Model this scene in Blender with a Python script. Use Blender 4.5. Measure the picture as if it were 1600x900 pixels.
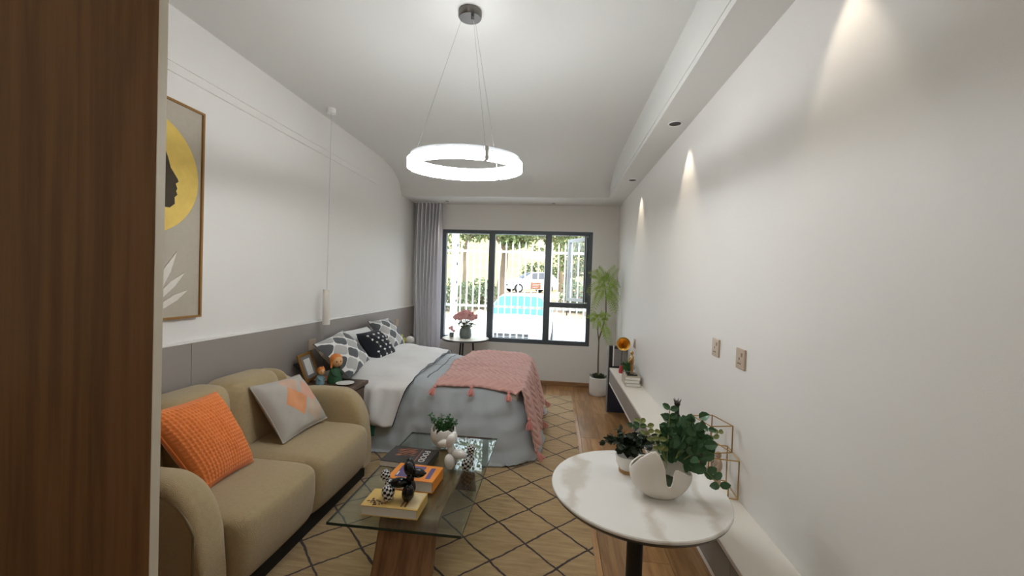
import bpy, math, random
from math import pi, sin, cos, sqrt, radians
from mathutils import Vector, Matrix

for o in list(bpy.data.objects): bpy.data.objects.remove(o)
S = bpy.context.scene
C = S.collection
random.seed(7)

# ------------------------------------------------------------------ camera
H = 1.5
F_PX, YAW, PITCH, ROLL = 620.0, 0.1075, 0.0179, 0.0343
fw = Vector((-sin(YAW) * cos(PITCH), cos(YAW) * cos(PITCH), -sin(PITCH)))
rt = Vector((cos(YAW), sin(YAW), 0))
upv = rt.cross(fw)
r2 = rt * cos(ROLL) + upv * sin(ROLL)
u2 = upv * cos(ROLL) - rt * sin(ROLL)
cd = bpy.data.cameras.new('camera'); cam = bpy.data.objects.new('camera', cd); C.objects.link(cam)
cd.sensor_fit = 'HORIZONTAL'; cd.sensor_width = 36; cd.lens = F_PX / 1600 * 36
cd.clip_start = 0.02; cd.clip_end = 500
m = Matrix((r2, u2, -fw)).transposed().to_4x4(); m.translation = (0, 0, H)
cam.matrix_world = m
S.camera = cam

# ------------------------------------------------------------------ world, sun, exposure
W = bpy.data.worlds.new('sky'); S.world = W; W.use_nodes = True
bg = W.node_tree.nodes['Background']
bg.inputs[0].default_value = (0.80, 0.90, 1.0, 1); bg.inputs[1].default_value = 4.0
sl = bpy.data.lights.new('sun', 'SUN'); sl.energy = 3.4; sl.angle = 0.01; sl.color = (1, .95, .86)
sun = bpy.data.objects.new('sun', sl); C.objects.link(sun)
sun.rotation_euler = (radians(42), 0, radians(62))      # high, from the right and slightly behind the house
sun.location = (0, -5, 12)
vs = S.view_settings
vs.view_transform = 'Standard'; vs.look = 'None'; vs.gamma = 1; vs.use_curve_mapping = False
vs.exposure = 0.27
RING_E, SPOT_W, FILL_W = 50.0, 11.0, 10.0

# ------------------------------------------------------------------ materials
def nt(name):
    mt = bpy.data.materials.new(name); mt.use_nodes = True
    n = mt.node_tree.nodes; l = mt.node_tree.links
    return mt, n, l, n['Principled BSDF']
def c4(c): return (c[0], c[1], c[2], 1)
def mix(n, l, fac, a, b):
    x = n.new('ShaderNodeMix'); x.data_type = 'RGBA'
    for i, v in ((0, fac), (6, a), (7, b)):
        if hasattr(v, 'is_output'): l.new(v, x.inputs[i])
        elif isinstance(v, (int, float)): x.inputs[i].default_value = v
        else: x.inputs[i].default_value = c4(v)
    return x.outputs[2]
def mth(n, l, op, a, b=None, c=None):
    x = n.new('ShaderNodeMath'); x.operation = op
    for i, v in enumerate((a, b, c)):
        if v is None: continue
        if hasattr(v, 'is_output'): l.new(v, x.inputs[i])
        else: x.inputs[i].default_value = v
    return x.outputs[0]
def coord(n, l, kind='Object', scale=(1, 1, 1)):
    t = n.new('ShaderNodeTexCoord'); mp = n.new('ShaderNodeMapping'); mp.inputs['Scale'].default_value = scale
    l.new(t.outputs[kind], mp.inputs[0]); return mp.outputs[0]
def noise(n, l, vec, scale, detail=4, rough=.55):
    x = n.new('ShaderNodeTexNoise'); l.new(vec, x.inputs['Vector'])
    x.inputs['Scale'].default_value = scale; x.inputs['Detail'].default_value = detail; x.inputs['Roughness'].default_value = rough
    return x.outputs['Fac']
def ramp(n, l, fac, stops):
    x = n.new('ShaderNodeValToRGB'); l.new(fac, x.inputs[0]); e = x.color_ramp.elements
    while len(e) < len(stops): e.new(.5)
    for i, (p, col) in enumerate(stops): e[i].position = p; e[i].color = c4(col)
    return x.outputs[0]
def bumpn(n, l, p, h, strength, dist=.01):
    b = n.new('ShaderNodeBump'); l.new(h, b.inputs['Height']); b.inputs['Strength'].default_value = strength; b.inputs['Distance'].default_value = dist
    l.new(b.outputs[0], p.inputs['Normal'])
def mat(name, col, rough=.5, metal=0, var=.06, vs_=12, bump=0, bs=150, sheen=0, spec=.5, scale=(1, 1, 1)):
    mt, n, l, p = nt(name)
    p.inputs['Roughness'].default_value = rough; p.inputs['Metallic'].default_value = metal
    p.inputs['Specular IOR Level'].default_value = spec
    if sheen: p.inputs['Sheen Weight'].default_value = sheen
    v = coord(n, l, 'Object', scale)
    f = noise(n, l, v, vs_)
    a = tuple(max(0, x * (1 - var)) for x in col); b = tuple(min(1, x * (1 + var)) for x in col)
    l.new(mix(n, l, f, a, b), p.inputs['Base Color'])
    if bump: bumpn(n, l, p, noise(n, l, v, bs, 3), bump, .004)
    return mt
def wood(name, dark, light, scale, rough=.45, rnd=False, rings=6):
    mt, n, l, p = nt(name); p.inputs['Roughness'].default_value = rough
    v = coord(n, l, 'Object', scale)
    if rnd:
        oi = n.new('ShaderNodeObjectInfo'); ad = n.new('ShaderNodeVectorMath'); ad.operation = 'ADD'
        cb = n.new('ShaderNodeCombineXYZ'); k = mth(n, l, 'MULTIPLY', oi.outputs['Random'], 37.0)
        for i in range(3): l.new(k, cb.inputs[i])
        l.new(v, ad.inputs[0]); l.new(cb.outputs[0], ad.inputs[1]); v = ad.outputs[0]
    f1 = noise(n, l, v, 1.2, 6, .6)
    w = mth(n, l, 'FRACT', mth(n, l, 'MULTIPLY', f1, rings))
    w = mth(n, l, 'ABSOLUTE', mth(n, l, 'SUBTRACT', w, .5))
    f2 = noise(n, l, v, 9, 4, .7)
    f = mth(n, l, 'ADD', mth(n, l, 'MULTIPLY', w, .9), mth(n, l, 'MULTIPLY', f2, .6))
    colr = ramp(n, l, f, [(.2, dark), (.8, light)])
    if rnd:
        k2 = mth(n, l, 'ADD', mth(n, l, 'MULTIPLY', oi.outputs['Random'], .5), .75)
        hs = n.new('ShaderNodeHueSaturation'); l.new(colr, hs.inputs['Color']); l.new(k2, hs.inputs['Value']); colr = hs.outputs[0]
    l.new(colr, p.inputs['Base Color']); bumpn(n, l, p, f2, .08, .002)
    return mt
def emis(name, col, st):
    mt, n, l, p = nt(name)
    p.inputs['Base Color'].default_value = c4(col); p.inputs['Emission Color'].default_value = c4(col); p.inputs['Emission Strength'].default_value = st
    return mt
def glass(name, tint, refl=1.0, rough=0.0):
    mt = bpy.data.materials.new(name); mt.use_nodes = True; n = mt.node_tree.nodes; l = mt.node_tree.links
    n.remove(n['Principled BSDF'])
    tr = n.new('ShaderNodeBsdfTransparent'); tr.inputs[0].default_value = c4(tint)
    gl = n.new('ShaderNodeBsdfGlossy'); gl.inputs['Roughness'].default_value = rough
    lw = n.new('ShaderNodeLayerWeight'); lw.inputs['Blend'].default_value = .5
    mx = n.new('ShaderNodeMixShader')       # Schlick reflectance, the same from both sides of the sheet
    l.new(mth(n, l, 'MULTIPLY', mth(n, l, 'ADD', mth(n, l, 'MULTIPLY', mth(n, l, 'POWER', lw.outputs['Facing'], 5.0), .95), .045), refl), mx.inputs[0]); l.new(tr.outputs[0], mx.inputs[1]); l.new(gl.outputs[0], mx.inputs[2])
    l.new(mx.outputs[0], n['Material Output'].inputs[0])
    return mt
def uvmat(name, fn, rough=.85, sheen=.2, bump=None):
    mt, n, l, p = nt(name); p.inputs['Roughness'].default_value = rough; p.inputs['Sheen Weight'].default_value = sheen
    t = n.new('ShaderNodeTexCoord'); s = n.new('ShaderNodeSeparateXYZ'); l.new(t.outputs['UV'], s.inputs[0])
    colr, hgt = fn(n, l, s.outputs[0], s.outputs[1], t)
    l.new(colr, p.inputs['Base Color'])
    if hgt is not None: bumpn(n, l, p, hgt, .6, .004)
    return mt

M = {}
M['wall'] = mat('white_wall_paint', (.79, .765, .725), .55, var=.012, vs_=3, bump=.05, bs=260)
M['ceiling'] = mat('ceiling_paint', (.70, .69, .655), .7, var=.01, vs_=2)
M['clad'] = mat('taupe_panel', (.30, .265, .24), .5, var=.05, vs_=4, bump=.05, bs=90)
M['whitetrim'] = mat('white_lacquer', (.85, .84, .81), .35, var=.01)
M['walnut'] = wood('walnut_veneer', (.15, .072, .028), (.25, .130, .055), (7, 7, .3), .4, rings=5)
M['edge'] = mat('pale_edge_band', (.62, .56, .45), .5, var=.04, vs_=30)
M['plank'] = wood('oak_floor_plank', (.25, .118, .040), (.46, .262, .108), (6, .55, 6), .28, True, rings=5)
M['floorbase'] = mat('floor_joint', (.10, .055, .025), .6)
M['skirt'] = wood('skirting_wood', (.22, .11, .05), (.36, .2, .09), (.6, 6, 6), .4)
M['frame'] = mat('window_frame_grey', (.085, .10, .115), .4, .2, var=.05)
M['sashpale'] = mat('sash_frame_grey', (.30, .31, .31), .4, .2, var=.05)
M['pane'] = glass('window_glass', (.97, .985, 1.0), .7)
M['sofa'] = mat('khaki_boucle', (.445, .335, .175), .95, var=.14, vs_=60, bump=.9, bs=330, sheen=.3)
M['piping'] = mat('khaki_piping', (.22, .165, .09), .9, var=.1)
M['black'] = mat('matt_black', (.012, .011, .011), .5, var=.1)
M['blackgloss'] = mat('gloss_black', (.006, .006, .007), .12, var=.1)
M['gold'] = mat('brushed_gold', (.72, .42, .10), .28, 1, var=.05)
M['goldframe'] = mat('gold_wood', (.34, .18, .055), .4, .5, var=.1, vs_=40)
M['brass'] = mat('aged_brass', (.48, .30, .12), .35, 1, var=.1)
M['chrome'] = mat('steel', (.6, .6, .6), .25, 1)
M['white'] = mat('white_ceramic', (.82, .80, .76), .25, var=.015)
M['whitepot'] = mat('cream_ceramic', (.80, .76, .69), .5, var=.03, bump=.1, bs=60)
M['paper'] = mat('paper', (.82, .80, .74), .8, var=.04, scale=(1, 1, 60))
M['sheet'] = mat('white_bedding', (.79, .78, .76), .85, var=.03, vs_=8, bump=.5, bs=17, sheen=.2)
M['duvet'] = mat('grey_duvet', (.42, .455, .475), .85, var=.05, vs_=6, bump=.4, bs=16, sheen=.25)
M['throw'] = mat('pink_knit', (.66, .375, .325), .95, var=.12, vs_=25, bump=.5, bs=300, sheen=.3)
M['tassel'] = mat('pink_tassel', (.66, .27, .23), .95, var=.2, vs_=80, scale=(6, 6, 1))
M['curtain'] = None
M['green'] = mat('leaf_green', (.035, .13, .03), .5, var=.5, vs_=40)
M['green2'] = mat('leaf_jade', (.055, .14, .06), .45, var=.5, vs_=30)
M['greendark'] = mat('leaf_dark', (.018, .035, .016), .5, var=.6, vs_=40)
M['fern'] = mat('fern_green', (.33, .46, .09), .55, var=.45, vs_=14)
M['stem'] = mat('plant_stem', (.13, .10, .05), .7, var=.3)
M['stemg'] = mat('green_stem', (.25, .30, .10), .6, var=.3)
M['soil'] = mat('moss_soil', (.03, .045, .015), .95, var=.6, vs_=80, bump=.8, bs=150)
M['oakbase'] = wood('small_oak', (.36, .19, .07), (.52, .31, .13), (1, 1, 14), .5)
M['tablewood'] = wood('coffee_base_walnut', (.13, .058, .024), (.30, .15, .068), (5, .6, .6), .4, rings=7)
M['darkwood'] = wood('dark_bedside_wood', (.05, .028, .016), (.13, .075, .04), (1, 6, 6), .4)
M['tglass'] = glass('table_glass', (.86, .92, .88), 1.0)
M['tglassedge'] = mat('glass_edge_green', (.012, .035, .028), .15)
M['orange'] = mat('orange_waffle', (.80, .22, .045), .95, var=.12, vs_=40, bump=.4, bs=250, sheen=.3)
M['rose'] = mat('pink_petal', (.88, .47, .46), .7, var=.25, vs_=60)
M['vasegreen'] = mat('dark_vase_glass', (.14, .17, .15), .08, var=.2)
M['outlet'] = mat('bronze_plate', (.50, .38, .28), .4, .15, var=.05)
M['outletd'] = mat('bronze_side', (.20, .12, .07), .4, .3)
M['stone'] = mat('ledge_top_quartz', (.80, .755, .675), .3, var=.02, vs_=5)
M['ledgegrey'] = mat('ledge_front_grey', (.29, .265, .235), .45, var=.04)
M['metal_dark'] = mat('dark_nickel', (.16, .15, .14), .3, .9)
M['ringgrey'] = mat('ring_satin', (.62, .63, .63), .5, .1)
M['ringcore'] = mat('ring_core_grey', (.34, .345, .35), .6)
M['ringlight'] = emis('ring_diffuser', (.93, .97, 1.0), RING_E)
M['spotlens'] = emis('downlight_lens', (1.0, .86, .68), 4.0)
M['carwhite'] = mat('car_paint_white', (.80, .82, .84), .2, var=.01)
M['carglass'] = mat('car_glass_blue', (.045, .20, .30), .25, var=.1, vs_=2, spec=.3)
M['carglassdark'] = mat('car_glass_dark', (.03, .04, .06), .35, spec=.15)
M['rubber'] = mat('tyre_rubber', (.02, .02, .02), .8)
M['headlight'] = mat('headlight_lens', (.55, .62, .66), .08, .3)
M['plate'] = mat('plate_white', (.7, .7, .65), .5)
M['fence'] = mat('fence_cream_paint', (.62, .61, .55), .5, var=.04)
M['fencewhite'] = mat('post_white_paint', (.82, .82, .80), .5, var=.03)
M['fenceblue'] = mat('post_pale_blue', (.50, .70, .74), .5, var=.04)
M['drive'] = mat('pale_concrete', (.66, .62, .56), .9, var=.1, vs_=1.2, bump=.3, bs=30)
M['sand'] = mat('sandy_ground', (.40, .29, .19), .95, var=.35, vs_=.8, bump=.5, bs=8)
M['hill'] = mat('dry_grass', (.40, .33, .13), .95, var=.45, vs_=.6, bump=.5, bs=6)
M['bark'] = mat('tree_bark', (.20, .145, .095), .95, var=.4, vs_=5, bump=.9, bs=14, scale=(2, 2, .5))
M['treeleaf'] = mat('tree_leaf', (.12, .15, .05), .7, var=.6, vs_=1.2)
M['bush'] = mat('bush_leaf', (.13, .17, .085), .8, var=.6, vs_=1.5)
M['rock'] = mat('field_rock', (.33, .27, .21), .9, var=.4, vs_=2, bump=.6, bs=6)
M['brick'] = mat('red_brick_wall', (.40, .13, .08), .85, var=.3, vs_=4)
M['signbrown'] = mat('sign_brown', (.45, .17, .08), .6, var=.1)
M['book_black'] = mat('book_cover_black', (.022, .018, .016), .35, var=.2)
M['book_orange'] = mat('book_cover_orange', (.80, .27, .025), .4, var=.06)
M['book_purple'] = mat('book_print_violet', (.11, .075, .21), .4, var=.15, vs_=30)
M['book_yellow'] = mat('book_cover_mustard', (.63, .42, .12), .45, var=.08)
M['book_cream'] = mat('book_print_cream', (.70, .55, .30), .45, var=.08)
M['ink'] = mat('print_ink', (.12, .05, .03), .6)
M['ember'] = mat('book_print_ember', (.50, .17, .07), .5, var=.5, vs_=60)
M['inkwhite'] = mat('print_white', (.78, .76, .72), .6)
M['canvas'] = mat('art_canvas', (.46, .41, .33), .9, var=.07, vs_=30, bump=.3, bs=300)
M['goldleaf'] = mat('art_gold_paint', (.75, .53, .12), .6, .1, var=.22, vs_=11, bump=.4, bs=40)
M['artdark'] = mat('art_dark_paint', (.05, .035, .02), .8, var=.3)
M['artwhite'] = mat('art_white_relief', (.72, .68, .60), .8, var=.08, vs_=60)
M['skin'] = mat('figurine_skin', (.72, .40, .18), .5, var=.05)
M['hairorange'] = mat('figurine_hair', (.66, .21, .035), .55, var=.2, vs_=60)
M['clothgreen'] = mat('figurine_green', (.02, .085, .035), .6, var=.1)
M['clothblue'] = mat('figurine_blue', (.20, .33, .38), .6, var=.1)
M['peach'] = mat('peach_cover', (.78, .38, .18), .6, var=.05)
M['bookcream'] = mat('book_cover_cream', (.50, .44, .34), .6, var=.05)
M['sofaunder'] = mat('plinth_black', (.01, .009, .008), .8)
M['panelblue'] = mat('panel_blue_edge', (.018, .021, .04), .4)
M['panelgrey'] = mat('panel_grey', (.22, .21, .20), .5)
M['red'] = mat('red_lacquer', (.45, .03, .03), .35)
M['yellowbloom'] = mat('yellow_bloom', (.50, .47, .12), .7, var=.3, vs_=70)
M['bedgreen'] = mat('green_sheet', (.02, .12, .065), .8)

def checker_fn(n, l, u, v, t):
    ck = n.new('ShaderNodeTexChecker'); mp = n.new('ShaderNodeMapping'); mp.inputs['Location'].default_value = (.003, .003, .05); l.new(t.outputs['UV'], mp.inputs[0]); l.new(mp.outputs[0], ck.inputs[0]); ck.inputs['Scale'].default_value = 10
    ck.inputs[1].default_value = (.004, .004, .004, 1); ck.inputs[2].default_value = (.75, .75, .74, 1)
    return ck.outputs[0], None
M['check'] = uvmat('black_white_check', checker_fn, .15, 0)
def trellis_fn(n, l, u, v, t):
    k = 2 * pi * 2.6
    a = mth(n, l, 'MULTIPLY', u, k); b = mth(n, l, 'MULTIPLY', v, k)
    a2 = mth(n, l, 'ADD', a, mth(n, l, 'MULTIPLY', mth(n, l, 'SINE', mth(n, l, 'MULTIPLY', b, 2.0)), .33))
    b2 = mth(n, l, 'ADD', b, mth(n, l, 'MULTIPLY', mth(n, l, 'SINE', mth(n, l, 'MULTIPLY', a, 2.0)), .33))
    f = mth(n, l, 'ADD', mth(n, l, 'COSINE', a2), mth(n, l, 'COSINE', b2))
    line = mth(n, l, 'LESS_THAN', mth(n, l, 'ABSOLUTE', f), .2)
    dark = mth(n, l, 'GREATER_THAN', mth(n, l, 'ADD', f, mth(n, l, 'MULTIPLY', mth(n, l, 'SINE', mth(n, l, 'MULTIPLY', a, .5)), .0)), 0)
    cc = mix(n, l, dark, (.46, .45, .43), (.09, .095, .10))
    return mix(n, l, line, cc, (.80, .79, .76)), line
M['trellis'] = uvmat('grey_trellis_print', trellis_fn)
def patch_fn(n, l, u, v, t):
    # two inverted diamonds / triangles in orange and pink on stone linen
    ns = noise(n, l, t.outputs['UV'], 26, 4)
    j = mth(n, l, 'MULTIPLY', mth(n, l, 'SUBTRACT', ns, .5), .10)
    def dia(cx, cy, w, h):
        a = mth(n, l, 'DIVIDE', mth(n, l, 'ABSOLUTE', mth(n, l, 'SUBTRACT', u, cx)), w)
        b = mth(n, l, 'DIVIDE', mth(n, l, 'ABSOLUTE', mth(n, l, 'SUBTRACT', v, cy)), h)
        return mth(n, l, 'LESS_THAN', mth(n, l, 'ADD', mth(n, l, 'ADD', a, b), j), 1)
    fine = noise(n, l, t.outputs['UV'], 140, 2)
    base = mix(n, l, fine, (.40, .37, .32), (.53, .50, .45))
    c = mix(n, l, dia(.45, .52, .22, .30), base, (.70, .30, .13))
    c = mix(n, l, dia(.80, .62, .20, .26), c, (.68, .36, .25))
    c = mix(n, l, dia(.55, .90, .18, .22), c, (.62, .40, .29))
    c = mix(n, l, dia(.72, .25, .20, .24), c, (.56, .42, .30))
    return c, fine
M['patch'] = uvmat('stone_linen_diamond', patch_fn)
# rug
def rugmat():
    mt, n, l, p = nt('jute_rug_lattice'); p.inputs['Roughness'].default_value = .95; p.inputs['Sheen Weight'].default_value = .3
    t = n.new('ShaderNodeTexCoord'); s = n.new('ShaderNodeSeparateXYZ')
    wob = n.new('ShaderNodeTexNoise'); l.new(t.outputs['Object'], wob.inputs['Vector']); wob.inputs['Scale'].default_value = 9
    wsub = n.new('ShaderNodeVectorMath'); wsub.operation = 'MULTIPLY_ADD'
    l.new(wob.outputs['Color'], wsub.inputs[0]); wsub.inputs[1].default_value = (.03, .03, 0); l.new(t.outputs['Object'], wsub.inputs[2])
    l.new(wsub.outputs[0], s.inputs[0])
    # object origin is placed on a lattice node
    x = mth(n, l, 'DIVIDE', mth(n, l, 'ADD', s.outputs[0], -.015), .354); y = mth(n, l, 'DIVIDE', mth(n, l, 'ADD', s.outputs[1], -.015), .345)
    def ln(q):
        fr = mth(n, l, 'FRACT', mth(n, l, 'ADD', q, 100.5))
        return mth(n, l, 'ABSOLUTE', mth(n, l, 'SUBTRACT', fr, .5))
    d = mth(n, l, 'MINIMUM', ln(mth(n, l, 'ADD', x, y)), ln(mth(n, l, 'SUBTRACT', x, y)))
    dash = noise(n, l, t.outputs['Object'], 60, 2)
    line = mth(n, l, 'LESS_THAN', d, mth(n, l, 'ADD', .012, mth(n, l, 'MULTIPLY', dash, .024)))
    mp = n.new('ShaderNodeMapping'); l.new(t.outputs['Object'], mp.inputs[0]); mp.inputs['Scale'].default_value = (3, 26, 3)
    f = noise(n, l, mp.outputs[0], 1.6, 6, .65)
    fine = noise(n, l, t.outputs['Object'], 170, 2)
    base = ramp(n, l, f, [(.3, (.35, .22, .09)), (.7, (.60, .425, .21))])
    base = mix(n, l, mth(n, l, 'MULTIPLY', fine, .5), base, (.32, .21, .10))
    l.new(mix(n, l, line, base, (.035, .018, .015)), p.inputs['Base Color'])
    bumpn(n, l, p, mth(n, l, 'SUBTRACT', fine, line), .7, .006)
    return mt
M['rug'] = rugmat()
def marble():
    mt, n, l, p = nt('white_marble_gold_vein'); p.inputs['Roughness'].default_value = .06
    v = coord(n, l, 'Object', (1, 1, 1))
    w = n.new('ShaderNodeTexWave'); l.new(v, w.inputs[0]); w.inputs['Scale'].default_value = 1.5; w.inputs['Distortion'].default_value = 7; w.inputs['Detail'].default_value = 5; w.inputs['Detail Scale'].default_value = 1.6
    r = ramp(n, l, w.outputs['Fac'], [(0, (.66, .61, .54)), (.08, (.76, .735, .685)), (.2, (.83, .81, .77))])
    l.new(r, p.inputs['Base Color']); return mt
M['marble'] = marble()
def sheer():
    mt = bpy.data.materials.new('sheer_curtain'); mt.use_nodes = True; n = mt.node_tree.nodes; l = mt.node_tree.links
    n.remove(n['Principled BSDF'])
    d = n.new('ShaderNodeBsdfDiffuse'); t = n.new('ShaderNodeBsdfTranslucent'); tr = n.new('ShaderNodeBsdfTransparent')
    v = coord(n, l, 'Object', (40, 40, 1)); f = noise(n, l, v, 3, 3)
    cc = mix(n, l, f, (.86, .85, .89), (.93, .92, .95)); l.new(cc, d.inputs[0]); l.new(cc, t.inputs[0])
    a = n.new('ShaderNodeMixShader'); a.inputs[0].default_value = .2; l.new(d.outputs[0], a.inputs[1]); l.new(t.outputs[0], a.inputs[2])
    b = n.new('ShaderNodeMixShader'); b.inputs[0].default_value = .07; l.new(a.outputs[0], b.inputs[1]); l.new(tr.outputs[0], b.inputs[2])
    l.new(b.outputs[0], n['Material Output'].inputs[0]); return mt
M['curtain'] = sheer()

# ------------------------------------------------------------------ mesh helpers
WL = {}     # world location of every object's origin
class MB:
    def __init__(s): s.v = []; s.f = []; s.uv = {}
    def add(s, v, f, uv=None):
        k = len(s.v); s.v += [tuple(x) for x in v]; s.f += [tuple(i + k for i in q) for q in f]
        if uv:
            for i, q in enumerate(uv): s.uv[k + i] = q
        return s
    def box(s, x0, x1, y0, y1, z0, z1):
        return s.add([(x0, y0, z0), (x1, y0, z0), (x1, y1, z0), (x0, y1, z0), (x0, y0, z1), (x1, y0, z1), (x1, y1, z1), (x0, y1, z1)],
                     [(0, 3, 2, 1), (4, 5, 6, 7), (0, 1, 5, 4), (1, 2, 6, 5), (2, 3, 7, 6), (3, 0, 4, 7)])
    def obox(s, c, ex, ey, ez):
        c, ex, ey, ez = map(Vector, (c, ex, ey, ez)); p = []
        for kz in (-1, 1):
            for kx, ky in ((-1, -1), (1, -1), (1, 1), (-1, 1)): p.append(c + ex * kx + ey * ky + ez * kz)
        return s.add(p, [(0, 3, 2, 1), (4, 5, 6, 7), (0, 1, 5, 4), (1, 2, 6, 5), (2, 3, 7, 6), (3, 0, 4, 7)])
    def lathe(s, prof, c=(0, 0, 0), n=32, cap=True, axis=None):
        v = []; f = []
        R = Vector((0, 0, 1)).rotation_difference(Vector(axis).normalized()).to_matrix() if axis else None
        for r, z in prof:
            for i in range(n):
                a = 2 * pi * i / n; q = Vector((r * cos(a), r * sin(a), z))
                if R: q = R @ q
                v.append(q + Vector(c))
        for j in range(len(prof) - 1):
            for i in range(n):
                f.append((j * n + i, j * n + (i + 1) % n, (j + 1) * n + (i + 1) % n, (j + 1) * n + i))
        if cap:
            if prof[0][0] > 1e-5: f.append(tuple(reversed(range(n))))
            if prof[-1][0] > 1e-5: f.append(tuple((len(prof) - 1) * n + i for i in range(n)))
        return s.add(v, f)
    def tube(s, pts, r, n=8, cap=True):
        pts = [Vector(p) for p in pts]; v = []; f = []
        rs = r if isinstance(r, (list, tuple)) else [r] * len(pts)
        prev = None
        for i, p in enumerate(pts):
            d = (pts[min(i + 1, len(pts) - 1)] - pts[max(i - 1, 0)])
            if d.length < 1e-9: d = Vector((0, 0, 1))
            d.normalize()
            if prev is None:
                a = Vector((0, 0, 1)) if abs(d.z) < .9 else Vector((1, 0, 0)); e = d.cross(a).normalized()
            else:
                e = (prev - d * prev.dot(d)); e = e.normalized() if e.length > 1e-6 else d.orthogonal().normalized()
            prev = e; g = d.cross(e)
            for k in range(n):
                a = 2 * pi * k / n; v.append(p + (e * cos(a) + g * sin(a)) * rs[i])
        for j in range(len(pts) - 1):
            for k in range(n): f.append((j * n + k, j * n + (k + 1) % n, (j + 1) * n + (k + 1) % n, (j + 1) * n + k))
        if cap: f += [tuple(reversed(range(n))), tuple((len(pts) - 1) * n + k for k in range(n))]
        return s.add(v, f)
    def cyl(s, a, b, r, r1=None, n=16): return s.tube([a, b], [r, r if r1 is None else r1], n)
    def ell(s, c, r, nu=16, nv=10, R=None):
        v = []; f = []; uv = []; c = Vector(c)
        for j in range(nv + 1):
            for i in range(nu + 1):
                a = 2 * pi * i / nu; b = pi * j / nv - pi / 2
                q = Vector((r[0] * cos(b) * cos(a), r[1] * cos(b) * sin(a), r[2] * sin(b)))
                v.append(c + (R @ q if R else q)); uv.append((i / nu, j / nv))
        for j in range(nv):
            for i in range(nu): f.append((j * (nu + 1) + i, j * (nu + 1) + i + 1, (j + 1) * (nu + 1) + i + 1, (j + 1) * (nu + 1) + i))
        return s.add(v, f, uv)
    def grid(s, fn, nu, nv, closeu=False):
        v = []; f = []; uv = []
        for j in range(nv + 1):
            for i in range(nu + (0 if closeu else 1)):
                v.append(fn(i / nu, j / nv)); uv.append((i / nu, j / nv))
        w = nu if closeu else nu + 1
        for j in range(nv):
            for i in range(nu):
                i2 = (i + 1) % w if closeu else i + 1
                f.append((j * w + i, j * w + i2, (j + 1) * w + i2, (j + 1) * w + i))
        return s.add(v, f, uv)
    def prism(s, pts, d):           # planar polygon (list of Vector) swept by d
        n = len(pts); d = Vector(d); v = [Vector(p) for p in pts] + [Vector(p) + d for p in pts]
        return s.add(v, [tuple(range(n)), tuple(reversed(range(n, 2 * n)))] + [(i, i + n, (i + 1) % n + n, (i + 1) % n) for i in range(n)])
    def leaf(s, p, d, nrm, L, Wd, k=0.0, seg=1):
        p, d, nrm = Vector(p), Vector(d).normalized(), Vector(nrm)
        e = d.cross(nrm); e = e.normalized() if e.length > 1e-6 else d.orthogonal().normalized(); u = e.cross(d)
        a = p; b = p + d * L * .45 + e * Wd / 2 + u * k; c = p + d * L - u * k; g = p + d * L * .45 - e * Wd / 2 + u * k; m_ = p + d * L * .5 - u * k * .5
        if seg == 1: return s.add([a, b, c, g], [(0, 1, 2, 3)])
        q = [a, p + d * L * .2 + e * Wd * .4 + u * k, p + d * L * .55 + e * Wd * .5 + u * k, p + d * L * .85 + e * Wd * .3 + u * k * .5, c,
             p + d * L * .85 - e * Wd * .3 + u * k * .5, p + d * L * .55 - e * Wd * .5 + u * k, p + d * L * .2 - e * Wd * .4 + u * k, m_]
        return s.add(q, [(8, i, (i + 1) % 8) for i in range(8)])
    def build(s, name, material, parent=None, smooth=True, bevel=0, solid=0, sub=0, origin=None, ang=40):
        used = sorted({i for q in s.f for i in q})
        if len(used) < len(s.v):
            mp_ = {a: i for i, a in enumerate(used)}
            s.uv = {mp_[a]: q for a, q in s.uv.items() if a in mp_}
            s.v = [s.v[a] for a in used]; s.f = [tuple(mp_[i] for i in q) for q in s.f]
        me = bpy.data.meshes.new(name)
        if parent is not None: o0 = WL[parent]
        elif origin is not None: o0 = Vector(origin)
        else:
            xs = [q[0] for q in s.v]; ys = [q[1] for q in s.v]; zs = [q[2] for q in s.v]
            o0 = Vector(((min(xs) + max(xs)) / 2, (min(ys) + max(ys)) / 2, min(zs)))
        me.from_pydata([(q[0] - o0[0], q[1] - o0[1], q[2] - o0[2]) for q in s.v], [], s.f)
        if s.uv:
            ul = me.uv_layers.new(name='UVMap')
            for lp in me.loops:
                ul.data[lp.index].uv = s.uv.get(lp.vertex_index, (0, 0))
        me.materials.append(material)
        if smooth:
            me.shade_smooth()
            if ang < 180: me.set_sharp_from_angle(angle=radians(ang))
        me.validate()
        ob = bpy.data.objects.new(name, me); C.objects.link(ob)
        if parent is not None: ob.parent = parent
        else: ob.location = o0
        WL[ob] = o0.copy()
        if solid:
            q = ob.modifiers.new('thickness', 'SOLIDIFY'); q.thickness = abs(solid); q.offset = 1 if solid > 0 else -1
        if bevel:
            q = ob.modifiers.new('edge', 'BEVEL'); q.width = bevel; q.segments = 2; q.limit_method = 'ANGLE'; q.angle_limit = radians(40)
        if sub:
            q = ob.modifiers.new('sub', 'SUBSURF'); q.levels = sub; q.render_levels = sub
        return ob
def thing(name, label, cat, loc, group=None):
    o = bpy.data.objects.new(name, None); o.empty_display_size = .05; C.objects.link(o); o.location = loc; WL[o] = Vector(loc)
    return tag(o, label, cat, group)
def tag(o, label, cat, group=None):
    o['label'] = label; o['category'] = cat
    if group: o['group'] = group
    return o
def struct(o, label=None):
    o['kind'] = 'structure'
    if label: o['label'] = label
    return o
def frames(d):
    d = Vector(d).normalized(); a = d.orthogonal().normalized(); return d, a, d.cross(a)
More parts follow.
